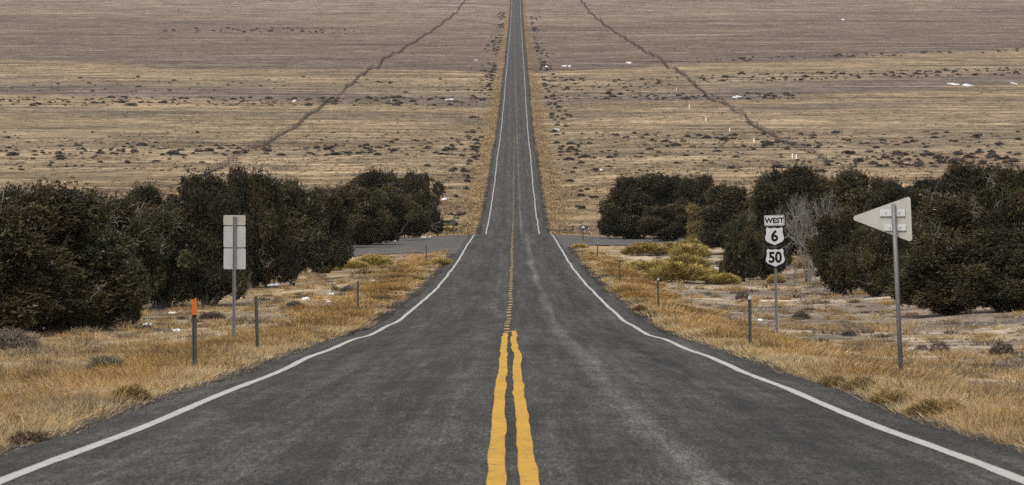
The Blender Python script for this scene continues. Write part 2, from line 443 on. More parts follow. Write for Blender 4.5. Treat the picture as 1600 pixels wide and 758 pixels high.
road = np_mesh('road', T.reshape(-1, 3), Q, M['asphalt'], smooth=False)
tag(road, kind='structure')


def zroad(u, d):      # exact height of the road mesh
    u = np.asarray(u, float)
    return np.interp(d, ra, zra) + crown(u) + .06


def strip(name, u0, width, d0, d1, m, wob=.03, seed=0, dash=None, lift=.005):
    Vs = []; Fs = []; b = 0
    segs = [(d0, d1)] if dash is None else [(a, a + dash[1]) for a in np.arange(d0, d1 - dash[1], dash[0])]
    for a, c in segs:
        d = np.unique(np.concatenate([[a], ra[(ra > a) & (ra < c)], [c]]))
        u = u0 + wob * (vn(d / 13.0, seed, 91) + .5 * vn(d / 5.0, seed, 92))
        w = width * (1 + .10 * vn(d / 2.2, seed + 4, 93))
        for k, sg in ((0, -1), (1, 1)):
            uu = u + sg * w / 2
            P = np.stack([xc(d) + uu, d, zroad(uu, d) + lift + np.maximum(d - 500, 0) * 1.2e-5], -1)
            Vs.append(P)
        n = len(d); i = np.arange(n - 1)
        Fs.append(np.stack([b + i, b + n + i, b + n + i + 1, b + i + 1], -1)); b += 2 * n
    return np_mesh(name, np.concatenate(Vs), np.concatenate(Fs), m, parent=road)


for sgn in (-1, 1):
    strip('edge_line', sgn * 3.65, .13, -100, 541, M['white_paint'], .022, 3 + sgn)
    strip('edge_line', sgn * 3.65, .16, 700, 13300, M['white_paint'], .05, 7 + sgn)
strip('center_line', -.115, .135, -100, 150, M['yellow_paint'], .022, 20)
strip('center_line', .12, .135, -100, 156, M['yellow_paint'], .022, 24)
strip('center_dash', -.09, .15, 152, 560, M['pale_yellow'], .03, 20, dash=(6.6, 2.6))
strip('center_dash', .0, .15, 720, 1500, M['pale_yellow'], .05, 22, dash=(9.5, 3.2))

# gravelled side road that meets the highway on the crest
def sheet(name, poly, m, lift, kind='structure'):
    """poly: list of (X near side d, d0, d1) rows across; a sheet laid over the ground"""
    X0 = np.array([p[0] for p in poly]); A = np.array([p[1] for p in poly]); B = np.array([p[2] for p in poly])
    X = np.linspace(X0[0], X0[-1], 70); a = np.interp(X, X0, A) + 1.6 * vn(X / 1.1, 0, 95); b = np.interp(X, X0, B) + 1.6 * vn(X / 1.1, 5, 96)
    t = np.linspace(0, 1, 60)
    d = a[:, None] * (1 - t) + b[:, None] * t; XXs = np.broadcast_to(X[:, None], d.shape)
    z = Zg(XXs, d) + lift
    # blend down onto the highway edge
    P = np.stack([XXs, d, z], -1).reshape(-1, 3); I = np.arange(70 * 60).reshape(70, 60)
    Q = np.stack([I[:-1, :-1], I[1:, :-1], I[1:, 1:], I[:-1, 1:]], -1).reshape(-1, 4)
    o = np_mesh(name, P, Q, m, smooth=True); tag(o, kind=kind); return o


sheet('side_road', [(-60, 385, 470), (-30, 405, 492), (-14, 420, 512), (-9, 426, 524), (-5.5, 420, 532), (-4.0, 408, 540)], M['side_asphalt'], .06)
sheet('side_road', [(4.0, 440, 540), (5.5, 455, 536), (9, 472, 534), (16, 488, 530), (30, 492, 526), (60, 495, 525)], M['side_asphalt'], .06)


# ------------------------------------------------------------------ blades: grass, twigs, needles as small triangles
def blades(base, dirv, length, width, col, bend=.25, r=rng):
    """three-triangle tapering blades; returns verts, tris, colours"""
    n = len(base)
    d = dirv / np.maximum(np.linalg.norm(dirv, axis=1, keepdims=True), 1e-6)
    sd = np.cross(d, r.normal(size=(n, 3))); sd /= np.maximum(np.linalg.norm(sd, axis=1, keepdims=True), 1e-6)
    L = length[:, None]; w = width[:, None]
    bv = r.normal(size=(n, 3)) * bend * L; bv[:, 2] = -np.abs(bv[:, 2]) * .5
    mid = base + d * L * .55 + bv * .3
    V = np.stack([base - sd * w * .5, base + sd * w * .5, mid - sd * w * .42, mid + sd * w * .42, base + d * L + bv], 1).reshape(-1, 3)
    k = np.arange(n)[:, None] * 5
    Fq = np.concatenate([k + np.array([[0, 1, 3]]), k + np.array([[0, 3, 2]]), k + np.array([[2, 3, 4]])], 0)
    return V, Fq, np.repeat(col, 5, 0)


def tufts(P, h, nb, wid, spread, col, lean=.55, cj=.12, r=rng):
    """grass tufts at points P"""
    n = len(P); P3 = np.repeat(P, nb, 0); hh = np.repeat(h, nb); m = n * nb
    off = r.normal(size=(m, 3)) * np.repeat(spread, nb)[:, None]; off[:, 2] = -.02
    dirv = r.normal(size=(m, 3)) * lean; dirv[:, 2] = 1; dirv[:, :2] += off[:, :2] * 2.0
    L = hh * r.uniform(.5, 1.15, m); w = np.repeat(wid, nb) * r.uniform(.6, 1.3, m)
    c = np.repeat(col, nb, 0) * r.uniform(1 - cj, 1 + cj, (m, 1))
    return blades(P3 + off, dirv, L, w, c, .22, r)


def cat(parts):
    b = 0; Vs = []; Fs = []; Cs = []
    for v, f, c in parts:
        Vs.append(v); Fs.append(f + b); Cs.append(c); b += len(v)
    return np.concatenate(Vs), np.concatenate(Fs), np.concatenate(Cs)


PAL = np.array([alb(186, 164, 128), alb(178, 152, 112), alb(172, 142, 98), alb(160, 137, 104), alb(192, 177, 148), alb(130, 110, 84), alb(154, 140, 119)])


def scatter_grass(d0, d1, n, xmax, hfac, nb, wid, seed, sexp=1.0, spread=.1):
    r = np.random.default_rng(seed)
    d = np.sqrt(r.uniform(d0 ** 2, d1 ** 2, n)); side = np.where(r.random(n) < .5, -1, 1)
    X = side * (4.5 + (np.minimum(xmax, .098 * d + 2) - 4.5) * r.random(n) ** sexp)
    ok = np.ones(n, bool)
    s = np.abs(X) - 4.3
    jun = (d > np.where(X < 0, 424, 452)) & (d < 536) & (s < 14)
    ok &= ~jun
    dens = .55 + .6 * fbm(X / 2.2, d / 3.0, 131, 3) + .5 * (1 - ss(1.0, 4.0, s)) - .1 * ss(4, 8, s) - .5 * ss(2.5, 6, s) * (X > 0)
    ok &= r.random(n) < dens
    ok &= s > .62 + .3 * fbm(X * 0, d / 1.1, 135, 2) + .1 * r.random(n)
    X = X[ok] + xc(d[ok]); d = d[ok]; s = s[ok]; n = len(X)
    P = np.stack([X, d, Zg(X, d)], -1)
    kx = fbm(X / 2.4, d / 4.0, 141, 3) + .05 * r.normal(size=n); k2 = fbm(X / 5.0, d / 8.0, 145, 2); near_e = 1 - ss(1.2, 2.8, s)
    g3 = lambda i: PAL[i][None, :]
    c = g3(0) + (g3(1) - g3(0)) * ss(-.25, .1, kx)[:, None]; c = c + (g3(2) - c) * (.6 * ss(.02, .28, kx + .16 * ss(1.1, 1.9, s) * (1 - ss(3.2, 5.0, s))) * (1 - .7 * near_e) * (1 - .6 * ss(4, 7, s)))[:, None]
    c = c + (g3(4) - c) * (.8 * ss(.12, .3, -k2))[:, None] * (1 - near_e)[:, None]; c = c + (g3(5) - c) * (.7 * ss(.1, .3, k2) * (1 - near_e))[:, None]
    c = c * r.uniform(.92, 1.08, (n, 1))
    h = (.10 + .08 * fbm(X / 1.2, d / 1.6, 151, 3) + .06 * (1 - ss(.6, 2.2, s))) * r.uniform(.75, 1.25, n) * hfac
    return tufts(P, h, nb, np.full(n, wid), np.full(n, spread), c, .30, .20, r=r)


parts = [scatter_grass(38, 95, 17000, 12, 1.0, 46, .0055, 1, 1.0, .2), scatter_grass(90, 190, 32000, 17, 1.0, 24, .010, 2, 1.15, .2), scatter_grass(185, 560, 60000, 26, .95, 11, .020, 3, 1.2, .2)]


def mounds(n, d0, d1, seed):
    r = np.random.default_rng(seed); d = d0 + (d1 - d0) * r.random(n) ** 1.15; X = np.where(r.random(n) < .5, -1, 1) * (4.9 + (.098 * d - 2.5) * r.random(n) ** 1.1)
    s = np.abs(X) - 4.3; ok = ~((d > 430) & (d < 545) & (s < 20)) & (np.abs(X) < 24) & (r.random(n) < .55 + .8 * fbm(X / 4, d / 7, 301, 3)); X = X[ok]; d = d[ok]; n = len(d)
    w = r.uniform(.12, .34, n) * r.choice([.6, 1, 1, 1.4], n)
    pal = np.array([alb(172, 140, 94), alb(158, 130, 90), alb(134, 113, 86), alb(122, 109, 93), alb(192, 168, 130), alb(96, 83, 66), alb(178, 150, 108)])
    P = np.stack([X, d, Zg(X, d)], -1); c = pal[r.choice(7, n, p=[.2, .16, .16, .14, .12, .08, .14])] * r.uniform(.8, 1.15, (n, 1))
    return tufts(P, w * r.uniform(.7, 1.1, n), 120, np.clip(d * 9e-5, .0055, .03), w * .6, c, .38, .2, r=r)


def ridge(n, d0, d1, seed):
    r = np.random.default_rng(seed); d = d0 + (d1 - d0) * r.random(n) ** 1.2; X = np.where(r.random(n) < .5, -1, 1) * (4.3 + 1.7 + .8 * r.normal(size=n)); ok = (np.abs(X) > 5.35) & (fbm(X / 2.5, d / 6, 311, 2) > -.12); X = X[ok]; d = d[ok]; n = len(d)
    P = np.stack([X, d, Zg(X, d)], -1); w = r.uniform(.25, .62, n)
    pal = np.array([alb(166, 132, 82), alb(146, 113, 66), alb(116, 93, 60), alb(180, 148, 100)]); c = pal[r.integers(0, 4, n)] * r.uniform(.85, 1.1, (n, 1))
    return tufts(P, w * r.uniform(.55, .85, n), 420, np.clip(d * 9e-5, .005, .03), w * .6, c, .34, .2, r=r)


parts += [ridge(700, 44, 400, 14), mounds(2600, 42, 160, 11), mounds(5200, 150, 560, 12)]
v, f, c = cat(parts)
gr = np_mesh('dry_grass', v, f, M['plant'], col=c)
tag(gr, 'dry straw and orange roadside grass on both verges', 'grass', kind='stuff')


# bunch grass on the verges and flats beyond the dip
def far_grass():
    r = np.random.default_rng(5); n = 42000
    d = r.uniform(700, 2300, n) ; side = np.where(r.random(n) < .5, -1, 1)
    s = r.random(n) ** 2.2 * 60; ok = (s < 60) & (s > .5 + .3 * r.random(n))
    d = d[ok]; s = s[ok]; side = side[ok]; X = xc(d) + side * (4.75 + s); n = len(d)
    ok = r.random(n) < .35 + .9 * fbm(X / 7, d / 16, 161, 3) + .6 * (s < 4.5); X = X[ok]; d = d[ok]; s = s[ok]; n = len(d)
    ix = np.where(s < 4.5, r.choice([0, 1, 2, 3, 5, 0], n), r.choice([0, 3, 5, 5, 6, 1, 3], n))
    P = np.stack([X, d, Zg(X, d)], -1)
    return tufts(P, r.uniform(.22, .5, n), 6, np.full(n, .09), np.full(n, .28), PAL[ix] * r.uniform(.62, 1.05, (n, 1)), r=r)


v, f, c = far_grass()
tag(np_mesh('bunch_grass', v, f, M['plant'], col=c), 'bunch grass along the highway beyond the dip', 'grass', kind='stuff')

# loose stones on the bare ground and on the shoulder
def stones(n, seed):
    r = np.random.default_rng(seed)
    d = np.concatenate([r.uniform(36, 140, n // 2), r.uniform(120, 330, n - n // 2)]); m = len(d)
    X = np.where(np.arange(m) < n // 3, np.where(r.random(m) < .5, -1, 1) * (4.15 + .65 * r.random(m)), np.where(r.random(m) < .75, 1, -1) * (6 + 14 * r.random(m) ** .8))
    ok = np.abs(X) < .1 * d + 2; X = X[ok]; d = d[ok]; m = len(d)
    P = np.stack([X, d, Zg(X, d)], -1)
    edge = np.abs(X) < 5
    sz = np.where(edge, r.uniform(.015, .045, m), r.uniform(.03, .085, m) * r.choice([.6, 1, 1.4], m))
    oc = np.array([(1, 0, 0), (0, 1, 0), (-1, 0, 0), (0, -1, 0), (0, 0, .6), (0, 0, -.4)], float)
    Vv = P[:, None, :] + oc[None] * sz[:, None, None] * r.uniform(.6, 1.3, (m, 6, 1))
    ft = np.array([(0, 1, 4), (1, 2, 4), (2, 3, 4), (3, 0, 4), (1, 0, 5), (2, 1, 5), (3, 2, 5), (0, 3, 5)])
    Fv = (np.arange(m)[:, None, None] * 6 + ft[None]).reshape(-1, 3)
    base = np.array([alb(140, 128, 116), alb(108, 100, 92), alb(154, 142, 128), alb(84, 78, 72)])[r.integers(0, 4, m)]
    base = np.where(edge[:, None], alb(92, 87, 82) * r.uniform(.6, 1.3, (m, 1)), base)
    return Vv.reshape(-1, 3), Fv, np.repeat(base, 6, 0)


v, f, c = stones(9000, 4)
tag(np_mesh('gravel', v, f, M['rock'], col=c), 'loose stones on the shoulder and the bare ground', 'gravel', kind='stuff')


# ------------------------------------------------------------------ junipers
def crown_mesh(seed, nl, n, tone, shape=(1, 1), spr=.125, zlo=.12):
    n = int(n * 1.35)
    """foliage sprays on the shells of many overlapping lobes, fitted into a unit box (radius .5, height 1)"""
    r = np.random.default_rng(seed)
    C = []; Rr = []
    for i in range(nl):
        z = r.uniform(zlo, .88); env = math.sqrt(max(0.02, 1 - ((z - .36) / .66) ** 2)) * .40 * r.uniform(.55, 1.12)
        a = 2 * math.pi * (i * .381966 + r.uniform(-.1, .1)); rho = env * (r.random() ** .4) * r.uniform(.85, 1.25)
        C.append((rho * math.cos(a) * shape[0], rho * math.sin(a), z * shape[1])); Rr.append(r.uniform(.06, .15) * (1.15 - .45 * z))
    C.append((0, 0, .36)); Rr.append(.27); C.append((.05, -.04, .6)); Rr.append(.2)
    C = np.array(C); Rr = np.array(Rr)
    li = r.choice(len(C), n, p=Rr ** 2 / (Rr ** 2).sum())
    dv = r.normal(size=(n, 3)); dv /= np.linalg.norm(dv, axis=1, keepdims=True)
    bump = 1 + .34 * vn(dv[:, 0] * 3 + li * 7.7, dv[:, 1] * 3 + dv[:, 2] * 4, seed) + .26 * vn(dv[:, 0] * 7 + li, dv[:, 2] * 7 + dv[:, 1] * 5, seed + 1)
    dep = r.uniform(.62, 1.0, n) ** .7
    P = C[li] + dv * (Rr[li] * bump * dep)[:, None] * np.array([1, 1, 1.0])
    # drop sprays deep inside other lobes, keep the floor clear of the ground
    dist = np.min(np.linalg.norm(P[:, None, :] - C[None], axis=2) / Rr[None], axis=1)
    ok = (dist > .6) & (P[:, 2] > .02 + .05 * vn(P[:, 0] * 9, P[:, 1] * 9, seed + 3))
    P = P[ok]; dv = dv[ok]; li = li[ok]; n = len(P)
    P = P + np.where(r.random(n) < .10, r.uniform(.01, .07, n), 0)[:, None] * (dv * .8 + np.array([0, 0, .6])); nb = 5; S3 = np.array([6.0, 6.0, 5.4])
    Pm = np.repeat(P * S3, nb, 0); dm = np.repeat(dv, nb, 0); m = len(Pm)
    dirv = dm * .8 + np.array([0, 0, .45]) + r.normal(size=(m, 3)) * .6
    L = r.uniform(.6, 1.25, m) * spr; w = r.uniform(.34, .6, m) * spr
    lobe_t = r.uniform(.65, 1.5, len(C)); dark = np.array(tone[0]); warm = np.array(tone[1])
    wn = np.clip(.5 + .9 * vn(P[:, 0] * 7, P[:, 2] * 7 + P[:, 1] * 5, seed + 9) + .12 * r.normal(size=n) + tone[2], 0, 1)
    col = (dark * (1 - wn[:, None]) + warm * wn[:, None]) * lobe_t[li][:, None] * r.uniform(.86, 1.16, (n, 1))
    cm = np.repeat(col, nb, 0) * r.uniform(.85, 1.15, (m, 1))
    # twigs that died back stay grey
    dead = np.repeat(r.random(n) < .02, nb); cm[dead] = (.16, .14, .12)
    v, f, c = blades(Pm + r.normal(size=(m, 3)) * .045, dirv, L, w, cm, .3, r)
    v = v / S3
    q0 = np.percentile(v, 1, axis=0); q1 = np.percentile(v, 99, axis=0)      # fit to width 1, height 1
    k = np.array([1 / max(q1[0] - q0[0], q1[1] - q0[1])] * 2 + [1 / q1[2]]); o_ = np.array([(q0[0] + q1[0]) / 2, (q0[1] + q1[1]) / 2, 0])
    v = (v - o_) * k; C = (C - o_) * k; Rr = Rr * k[0]
    return v, f, c, C, Rr


GREEN = [(.022, .023, .012), (.052, .040, .018), .05]
OLIVE = [(.030, .031, .013), (.064, .051, .020), .12]
BROWN = [(.032, .028, .014), (.058, .043, .020), .2]
DARK = [(.019, .020, .011), (.042, .033, .016), 0]
YELL = [(.055, .058, .022), (.12, .09, .032), .25]


def limb(mb, p, q, r0, r1, r, wig=.08, n=6):
    p = np.array(p, float); q = np.array(q, float); L = np.linalg.norm(q - p)
    pts = [p + (q - p) * t + (r.normal(size=3) * wig * L * math.sin(math.pi * t)) for t in np.linspace(0, 1, n)]
    mb.tube(pts, [r0 + (r1 - r0) * t for t in np.linspace(0, 1, n)], 6)


protos = {}
PAR = bpy.data.objects


def make_juniper(key, seed, nl, n, tone, dead=0, shape=(1, 1), zlo=.12):
    r = np.random.default_rng(seed + 500)
    root = bpy.data.objects.new('juniper', None); COL.objects.link(root)
    v, f, c, C, Rr = crown_mesh(seed, nl, n, tone, shape, zlo=zlo)
    np_mesh('crown', v, f, M['foliage'], col=c, parent=root)
    tb = MB()
    idx = r.permutation(len(C))[:9]
    for k, i in enumerate(idx):
        b = np.array([.03 * math.cos(k * 2.4), .03 * math.sin(k * 2.4), -.04]); mid = (b * .5 + C[i] * .5) * np.array([.8, .8, .8]); mid[2] = max(mid[2], .08)
        limb(tb, b, mid, .028, .019, r); limb(tb, mid, C[i] * np.array([1, 1, 1.0]), .019, .006, r)
    tb.build('trunk', M['bark'], root, smooth=True)
    if dead:
        for k in range(dead):
            db = MB()
            i = r.integers(len(C))
            s0 = C[i] * .8; dirn = np.array([C[i][0], C[i][1] - .25, .1 + r.uniform(-.15, .35)]); dirn /= np.linalg.norm(dirn)
            e = C[i] + dirn * (Rr[i] + r.uniform(.03, .10)); limb(db, s0, e, .008, .002, r, .1)
            for q in range(5):
                t = r.uniform(.5, .95); p0 = s0 + (e - s0) * t; limb(db, p0, p0 + (dirn + r.normal(size=3) * .7) * r.uniform(.05, .11), .0035, .001, r, .1, 4)
            db.build('dead_branch', M['dead_wood'], root)
    protos[key] = root; root['used'] = 0
    return root


make_juniper('a', 1, 34, 18000, GREEN, dead=2)
make_juniper('b', 2, 36, 18000, OLIVE, dead=12, shape=(1.15, 1), zlo=.22)
make_juniper('c', 3, 30, 17000, BROWN, dead=7, shape=(.9, 1))
make_juniper('d', 4, 36, 18000, DARK, dead=2)
make_juniper('e', 5, 40, 19000, GREEN, dead=9, shape=(1.2, 1), zlo=.2)
make_juniper('f', 6, 30, 17000, OLIVE, dead=6, shape=(1.2, 1), zlo=.24)
make_juniper('g', 8, 44, 18000, DARK, dead=6, shape=(.85, 1), zlo=.2)
make_juniper('y', 7, 24, 13000, YELL)

TL = [  # x px, distance as road width px, top row, width px, kind, label
    (-30, 335, 305, 230, 'c', 'huge dark juniper cut off by the left edge of the photo, in front'),
    (85, 318, 287, 235, 'a', 'broad dark juniper second from the left edge, its skirt reaching the grass'),
    (172, 292, 302, 150, 'b', 'rust-tinged juniper left of the bare-trunked gap, behind a grey sagebrush'),
    (200, 300, 402, 80, 'e', 'low juniper skirt with pale twigs just left of the visible trunks'),
    (258, 252, 318, 130, 'b', 'juniper with pale dead branches left of the blank sign backs'),
    (322, 252, 290, 110, 'd', 'dense dark juniper directly left of the blank sign backs'),
    (300, 212, 268, 150, 'a', 'tall juniper crown rising behind the one left of the blank sign backs'),
    (392, 206, 261, 130, 'e', 'tall round-topped juniper behind the blank sign backs'),
    (455, 192, 284, 125, 'd', 'dark juniper just right of the blank sign backs'),
    (508, 180, 298, 76, 'a', 'narrow juniper whose skirt ends at the left pull-out'),
    (440, 168, 276, 110, 'b', 'hazier juniper top showing between the two right of the sign backs'),
    (535, 142, 286, 100, 'c', 'greyish brown juniper standing behind the left pull-out'),
    (575, 127, 264, 78, 'd', 'flat-topped dark juniper, left of the pair above the left grove'),
    (604, 126, 264, 74, 'd', 'flat-topped dark juniper, right of the pair above the left grove'),
    (612, 131, 290, 105, 'f', 'wide juniper behind the leaning pale pole'),
    (654, 122, 267, 62, 'd', 'pointed dark juniper nearest the highway in the left grove'),
    (648, 124, 300, 60, 'e', 'low spreading juniper below the pointed one by the leaning pole'),
    (572, 137, 305, 80, 'a', 'dull juniper above the yellow grass on the left pull-out far side'),
    (25, 235, 286, 170, 'e', 'juniper crown behind the front row at the far left'),
    (130, 228, 296, 120, 'd', 'dark juniper top behind the broad one on the left'),
    (218, 205, 284, 80, 'd', 'small dark juniper tip alone above the left grove skyline'),
]
TR = [
    (985, 126, 272, 84, 'a', 'juniper at the highway end of the right grove with a low side branch'),
    (1040, 124, 269, 95, 'd', 'dark wide juniper second from the highway in the right grove'),
    (1088, 128, 272, 84, 'e', 'juniper with pale dead twigs in the middle of the right grove back row'),
    (1098, 138, 318, 50, 'y', 'small yellow-green juniper among the dark ones on the right'),
    (1045, 131, 318, 80, 'c', 'low brownish juniper along the far edge of the right pull-out'),
    (1150, 150, 286, 110, 'a', 'juniper left of and behind the west route sign'),
    (1160, 196, 338, 62, 'd', 'dark juniper in front, its bare stems touching ground left of the route sign'),
    (1196, 192, 352, 70, 'f', 'low dense juniper directly behind the two route shields'),
    (1228, 165, 257, 110, 'd', 'tallest dark juniper above the west route sign'),
    (1278, 158, 272, 90, 'c', 'brownish juniper behind the leafless grey tree'),
    (1335, 176, 262, 110, 'a', 'high juniper between the leafless tree and the triangular sign'),
    (1308, 226, 326, 78, 'c', 'rust-topped juniper left of the triangular sign'),
    (1365, 236, 352, 120, 'e', 'dark juniper standing behind the pole of the triangular sign'),
    (1405, 205, 288, 110, 'd', 'juniper directly behind the triangular sign plate'),
    (1484, 286, 364, 146, 'c', 'rounded juniper in front right of the triangular sign'),
    (1566, 288, 352, 140, 'a', 'bulky olive juniper in front at the right edge'),
    (1495, 225, 300, 150, 'c', 'brownish juniper behind the two rounded front ones on the right'),
    (1592, 232, 256, 140, 'b', 'tall juniper cut off by the right edge of the photo'),
    (1535, 182, 254, 110, 'a', 'juniper on the right skyline just left of the tallest at the edge'),
    (1452, 172, 276, 100, 'd', 'low juniper on the skyline right of the triangular sign'),
    (1390, 160, 276, 80, 'e', 'far juniper on the skyline above the triangular sign'),
    (1440, 235, 345, 100, 'e', 'green juniper with snow flecks right of the triangular sign'),
]
tr = np.random.default_rng(77)
for side, lst in (('left', TL), ('right', TR)):
    for (px, w, topy, wpx, key, label) in lst:
        X, d, z = atW(px, w)
        top_z = ZC - (topy - YH) / F * d
        h = max(top_z - z, 1.2); wd = wpx / w * 7.3 * 1.06
        if key == 'd' and tr.random() < .5: key = 'g'
        p = protos[key]
        o = p if not p['used'] else copy_tree(p)
        p['used'] = 1
        o.name = 'juniper'
        o.location = (X, d, z - .03)
        a = tr.uniform(0, 6.28)
        o.rotation_euler = (0, 0, a)
        o.scale = (wd, wd * tr.uniform(.9, 1.1), h * .93)
        tag(o, label, 'tree', 'junipers on the %s of the highway' % side)
for o in list(bpy.data.objects):
    if 'used' in o: del o['used']


# leafless grey tree behind the route sign and its neighbours
def bare_tree(px, w, topy, wpx, label, seed, m='dead_wood'):
    X, d, z = atW(px, w); r = np.random.default_rng(seed)
    h = ZC - (topy - YH) / F * d - z; wd = wpx / w * 7.3
    root = empty('bare_tree', (X, d, z - .05), label, 'dead tree')
    tb = MB(); bb = MB()

    def grow(p, dv, L, rad, lev):
        q = p + dv * L; limb(tb if lev < 1 else bb, p, q, rad, rad * .6, r, .06, 5)
        if lev < 5:
            for k in range(r.integers(2, 5)):
                nd = dv + r.normal(size=3) * .62 + np.array([0, 0, .12]); nd /= np.linalg.norm(nd)
                t = r.uniform(.45, 1.0); grow(p + dv * L * t, nd, L * r.uniform(.55, .85), rad * .6, lev + 1)
    for k in range(5):
        a = k * 1.3 + r.uniform(-.3, .3); dv = np.array([math.cos(a) * .55, math.sin(a) * .4, 1]); dv /= np.linalg.norm(dv)
        grow(np.array([math.cos(a) * .1, math.sin(a) * .1, 0]), dv, h * .36, .085, 0)
    tb.build('trunk', M[m], root, smooth=True); b = bb.build('crown', M[m], root)
    vs = np.array([v.co[:] for v in b.data.vertices]); f = wd / max(np.ptp(vs[:, 0]), .1); fz = h / vs[:, 2].max()
    root.scale = (f, f, fz)
    return root


bare_tree(1262, 200, 286, 128, 'leafless grey tree with spreading branches right of the route sign', 3)
bare_tree(1168, 172, 318, 46, 'leafless pale stems among the junipers left of the route sign', 5)
bare_tree(240, 250, 345, 56, 'leafless grey stems in the gap of the left grove', 8, 'bark')

# ------------------------------------------------------------------ shrubs
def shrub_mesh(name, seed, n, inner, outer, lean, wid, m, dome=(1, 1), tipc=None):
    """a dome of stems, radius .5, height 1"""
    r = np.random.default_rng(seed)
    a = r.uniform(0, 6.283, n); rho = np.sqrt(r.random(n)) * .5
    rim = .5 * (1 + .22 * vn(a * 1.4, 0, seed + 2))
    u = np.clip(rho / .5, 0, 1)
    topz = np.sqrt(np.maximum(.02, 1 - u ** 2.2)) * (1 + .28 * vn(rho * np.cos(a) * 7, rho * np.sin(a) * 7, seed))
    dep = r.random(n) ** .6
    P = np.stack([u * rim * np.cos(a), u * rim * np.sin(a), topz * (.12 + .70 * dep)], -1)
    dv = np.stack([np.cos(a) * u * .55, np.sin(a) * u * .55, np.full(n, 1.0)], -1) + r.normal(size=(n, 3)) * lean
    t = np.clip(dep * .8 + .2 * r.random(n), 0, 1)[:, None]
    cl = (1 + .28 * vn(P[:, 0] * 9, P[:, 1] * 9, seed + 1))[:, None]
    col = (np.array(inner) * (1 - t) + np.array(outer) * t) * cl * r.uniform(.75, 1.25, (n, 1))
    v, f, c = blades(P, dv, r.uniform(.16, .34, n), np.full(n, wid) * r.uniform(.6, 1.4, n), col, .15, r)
    return np_mesh(name, v, f, m, col=c)


def put(proto, first, X, d, z, w, h, label, catg, group, r):
    o = proto if first else proto.copy()
    if not first: COL.objects.link(o)
    o.location = (X, d, z - .02); o.scale = (w, w * r.uniform(.85, 1.15), h); o.rotation_euler = (0, 0, r.uniform(0, 6.28))
    return tag(o, label, catg, group)


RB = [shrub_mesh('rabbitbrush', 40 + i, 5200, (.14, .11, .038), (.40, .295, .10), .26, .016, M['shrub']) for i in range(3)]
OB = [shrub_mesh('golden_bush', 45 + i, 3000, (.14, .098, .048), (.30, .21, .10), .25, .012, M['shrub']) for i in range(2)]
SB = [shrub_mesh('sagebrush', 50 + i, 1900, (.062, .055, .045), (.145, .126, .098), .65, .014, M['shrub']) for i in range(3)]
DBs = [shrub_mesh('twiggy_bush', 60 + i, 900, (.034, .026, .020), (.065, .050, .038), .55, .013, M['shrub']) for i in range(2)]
used = {}
sr = np.random.default_rng(12)


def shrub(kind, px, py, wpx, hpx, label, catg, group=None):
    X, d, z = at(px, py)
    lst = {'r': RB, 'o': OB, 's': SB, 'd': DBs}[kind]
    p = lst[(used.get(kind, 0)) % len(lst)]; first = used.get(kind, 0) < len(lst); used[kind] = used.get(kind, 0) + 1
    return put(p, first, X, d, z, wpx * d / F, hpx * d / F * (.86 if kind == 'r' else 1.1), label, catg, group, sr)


for t in [(1008, 399, 66, 24, 'rabbitbrush at the upper left of the yellow cluster beside the right pull-out'),
          (1046, 398, 60, 22, 'rabbitbrush at the top middle of the yellow cluster right of the highway'),
          (1080, 402, 60, 24, 'rabbitbrush at the top right of the yellow cluster'),
          (1000, 425, 54, 20, 'greenish rabbitbrush on the left end of the yellow cluster'),
          (1028, 428, 66, 26, 'rabbitbrush left of the biggest in the yellow cluster'),
          (1062, 441, 92, 36, 'biggest and nearest rabbitbrush in the yellow cluster on the right'),
          (1072, 420, 70, 26, 'rabbitbrush behind the biggest in the yellow cluster'),
          (1132, 444, 46, 20, 'small rabbitbrush alone right of the yellow cluster'),
          (1106, 432, 36, 16, 'small pale rabbitbrush between the yellow cluster and the lone one'),
          (1085, 387, 50, 16, 'low rabbitbrush behind the yellow cluster by the pull-out edge'),
          (1120, 384, 36, 20, 'yellow rabbitbrush under the right junipers at the pull-out end'),
          (1116, 372, 24, 18, 'pale rabbitbrush tuft against the right juniper trunks'),
          (582, 417, 54, 24, 'bright yellow rabbitbrush below the left pull-out'),
          (556, 420, 36, 16, 'small rabbitbrush just left of the bright yellow one on the left'),
          (512, 424, 44, 18, 'faded rabbitbrush in front of the narrow left juniper'),
          (690, 414, 30, 14, 'yellow rabbitbrush near the left edge line by the crest'),
          (455, 424, 34, 13, 'faded rabbitbrush right of the blank sign backs'),
          (1212, 442, 30, 16, 'straw rabbitbrush behind the route sign post'),
          (1255, 420, 40, 20, 'straw yellow rabbitbrush right of the route shields under the leafless tree'),
          (1236, 412, 22, 14, 'small straw rabbitbrush close to the route shields'),
          (970, 366, 40, 12, 'yellow bush past the right pull-out near the grove end'),
          (906, 388, 24, 9, 'small brown-yellow bush below the mailbox'),
          (600, 366, 44, 11, 'low yellow bush on the far side of the left pull-out'),
          (640, 364, 50, 11, 'low golden bush under the leaning pale pole'),
          (700, 362, 40, 10, 'golden bush on the pull-out far side near the highway')]:
    shrub('r', *t[:4], t[4], 'bush', 'yellow rabbitbrush')
for t in [(1300, 606, 40, 22, 'rounded brown bush at the right verge near the triangular sign'),
          (1345, 612, 60, 24, 'tawny bush right of the rounded brown one on the right verge'),
          (1395, 632, 70, 26, 'low orange-brown bush at the foot of the triangular sign pole'),
          (1465, 650, 80, 28, 'wide tawny bush along the lower right verge'),
          (1000, 487, 24, 11, 'small rusty bush at the right edge of the asphalt'),
          (205, 628, 60, 28, 'orange bush on the left verge left of the orange-topped marker'),
          (25, 672, 70, 26, 'orange grass clump at the lower left edge'),
          (862, 0, 0, 0, '')][:-1]:
    shrub('o', *t[:4], t[4], 'bush', 'tawny verge bushes')
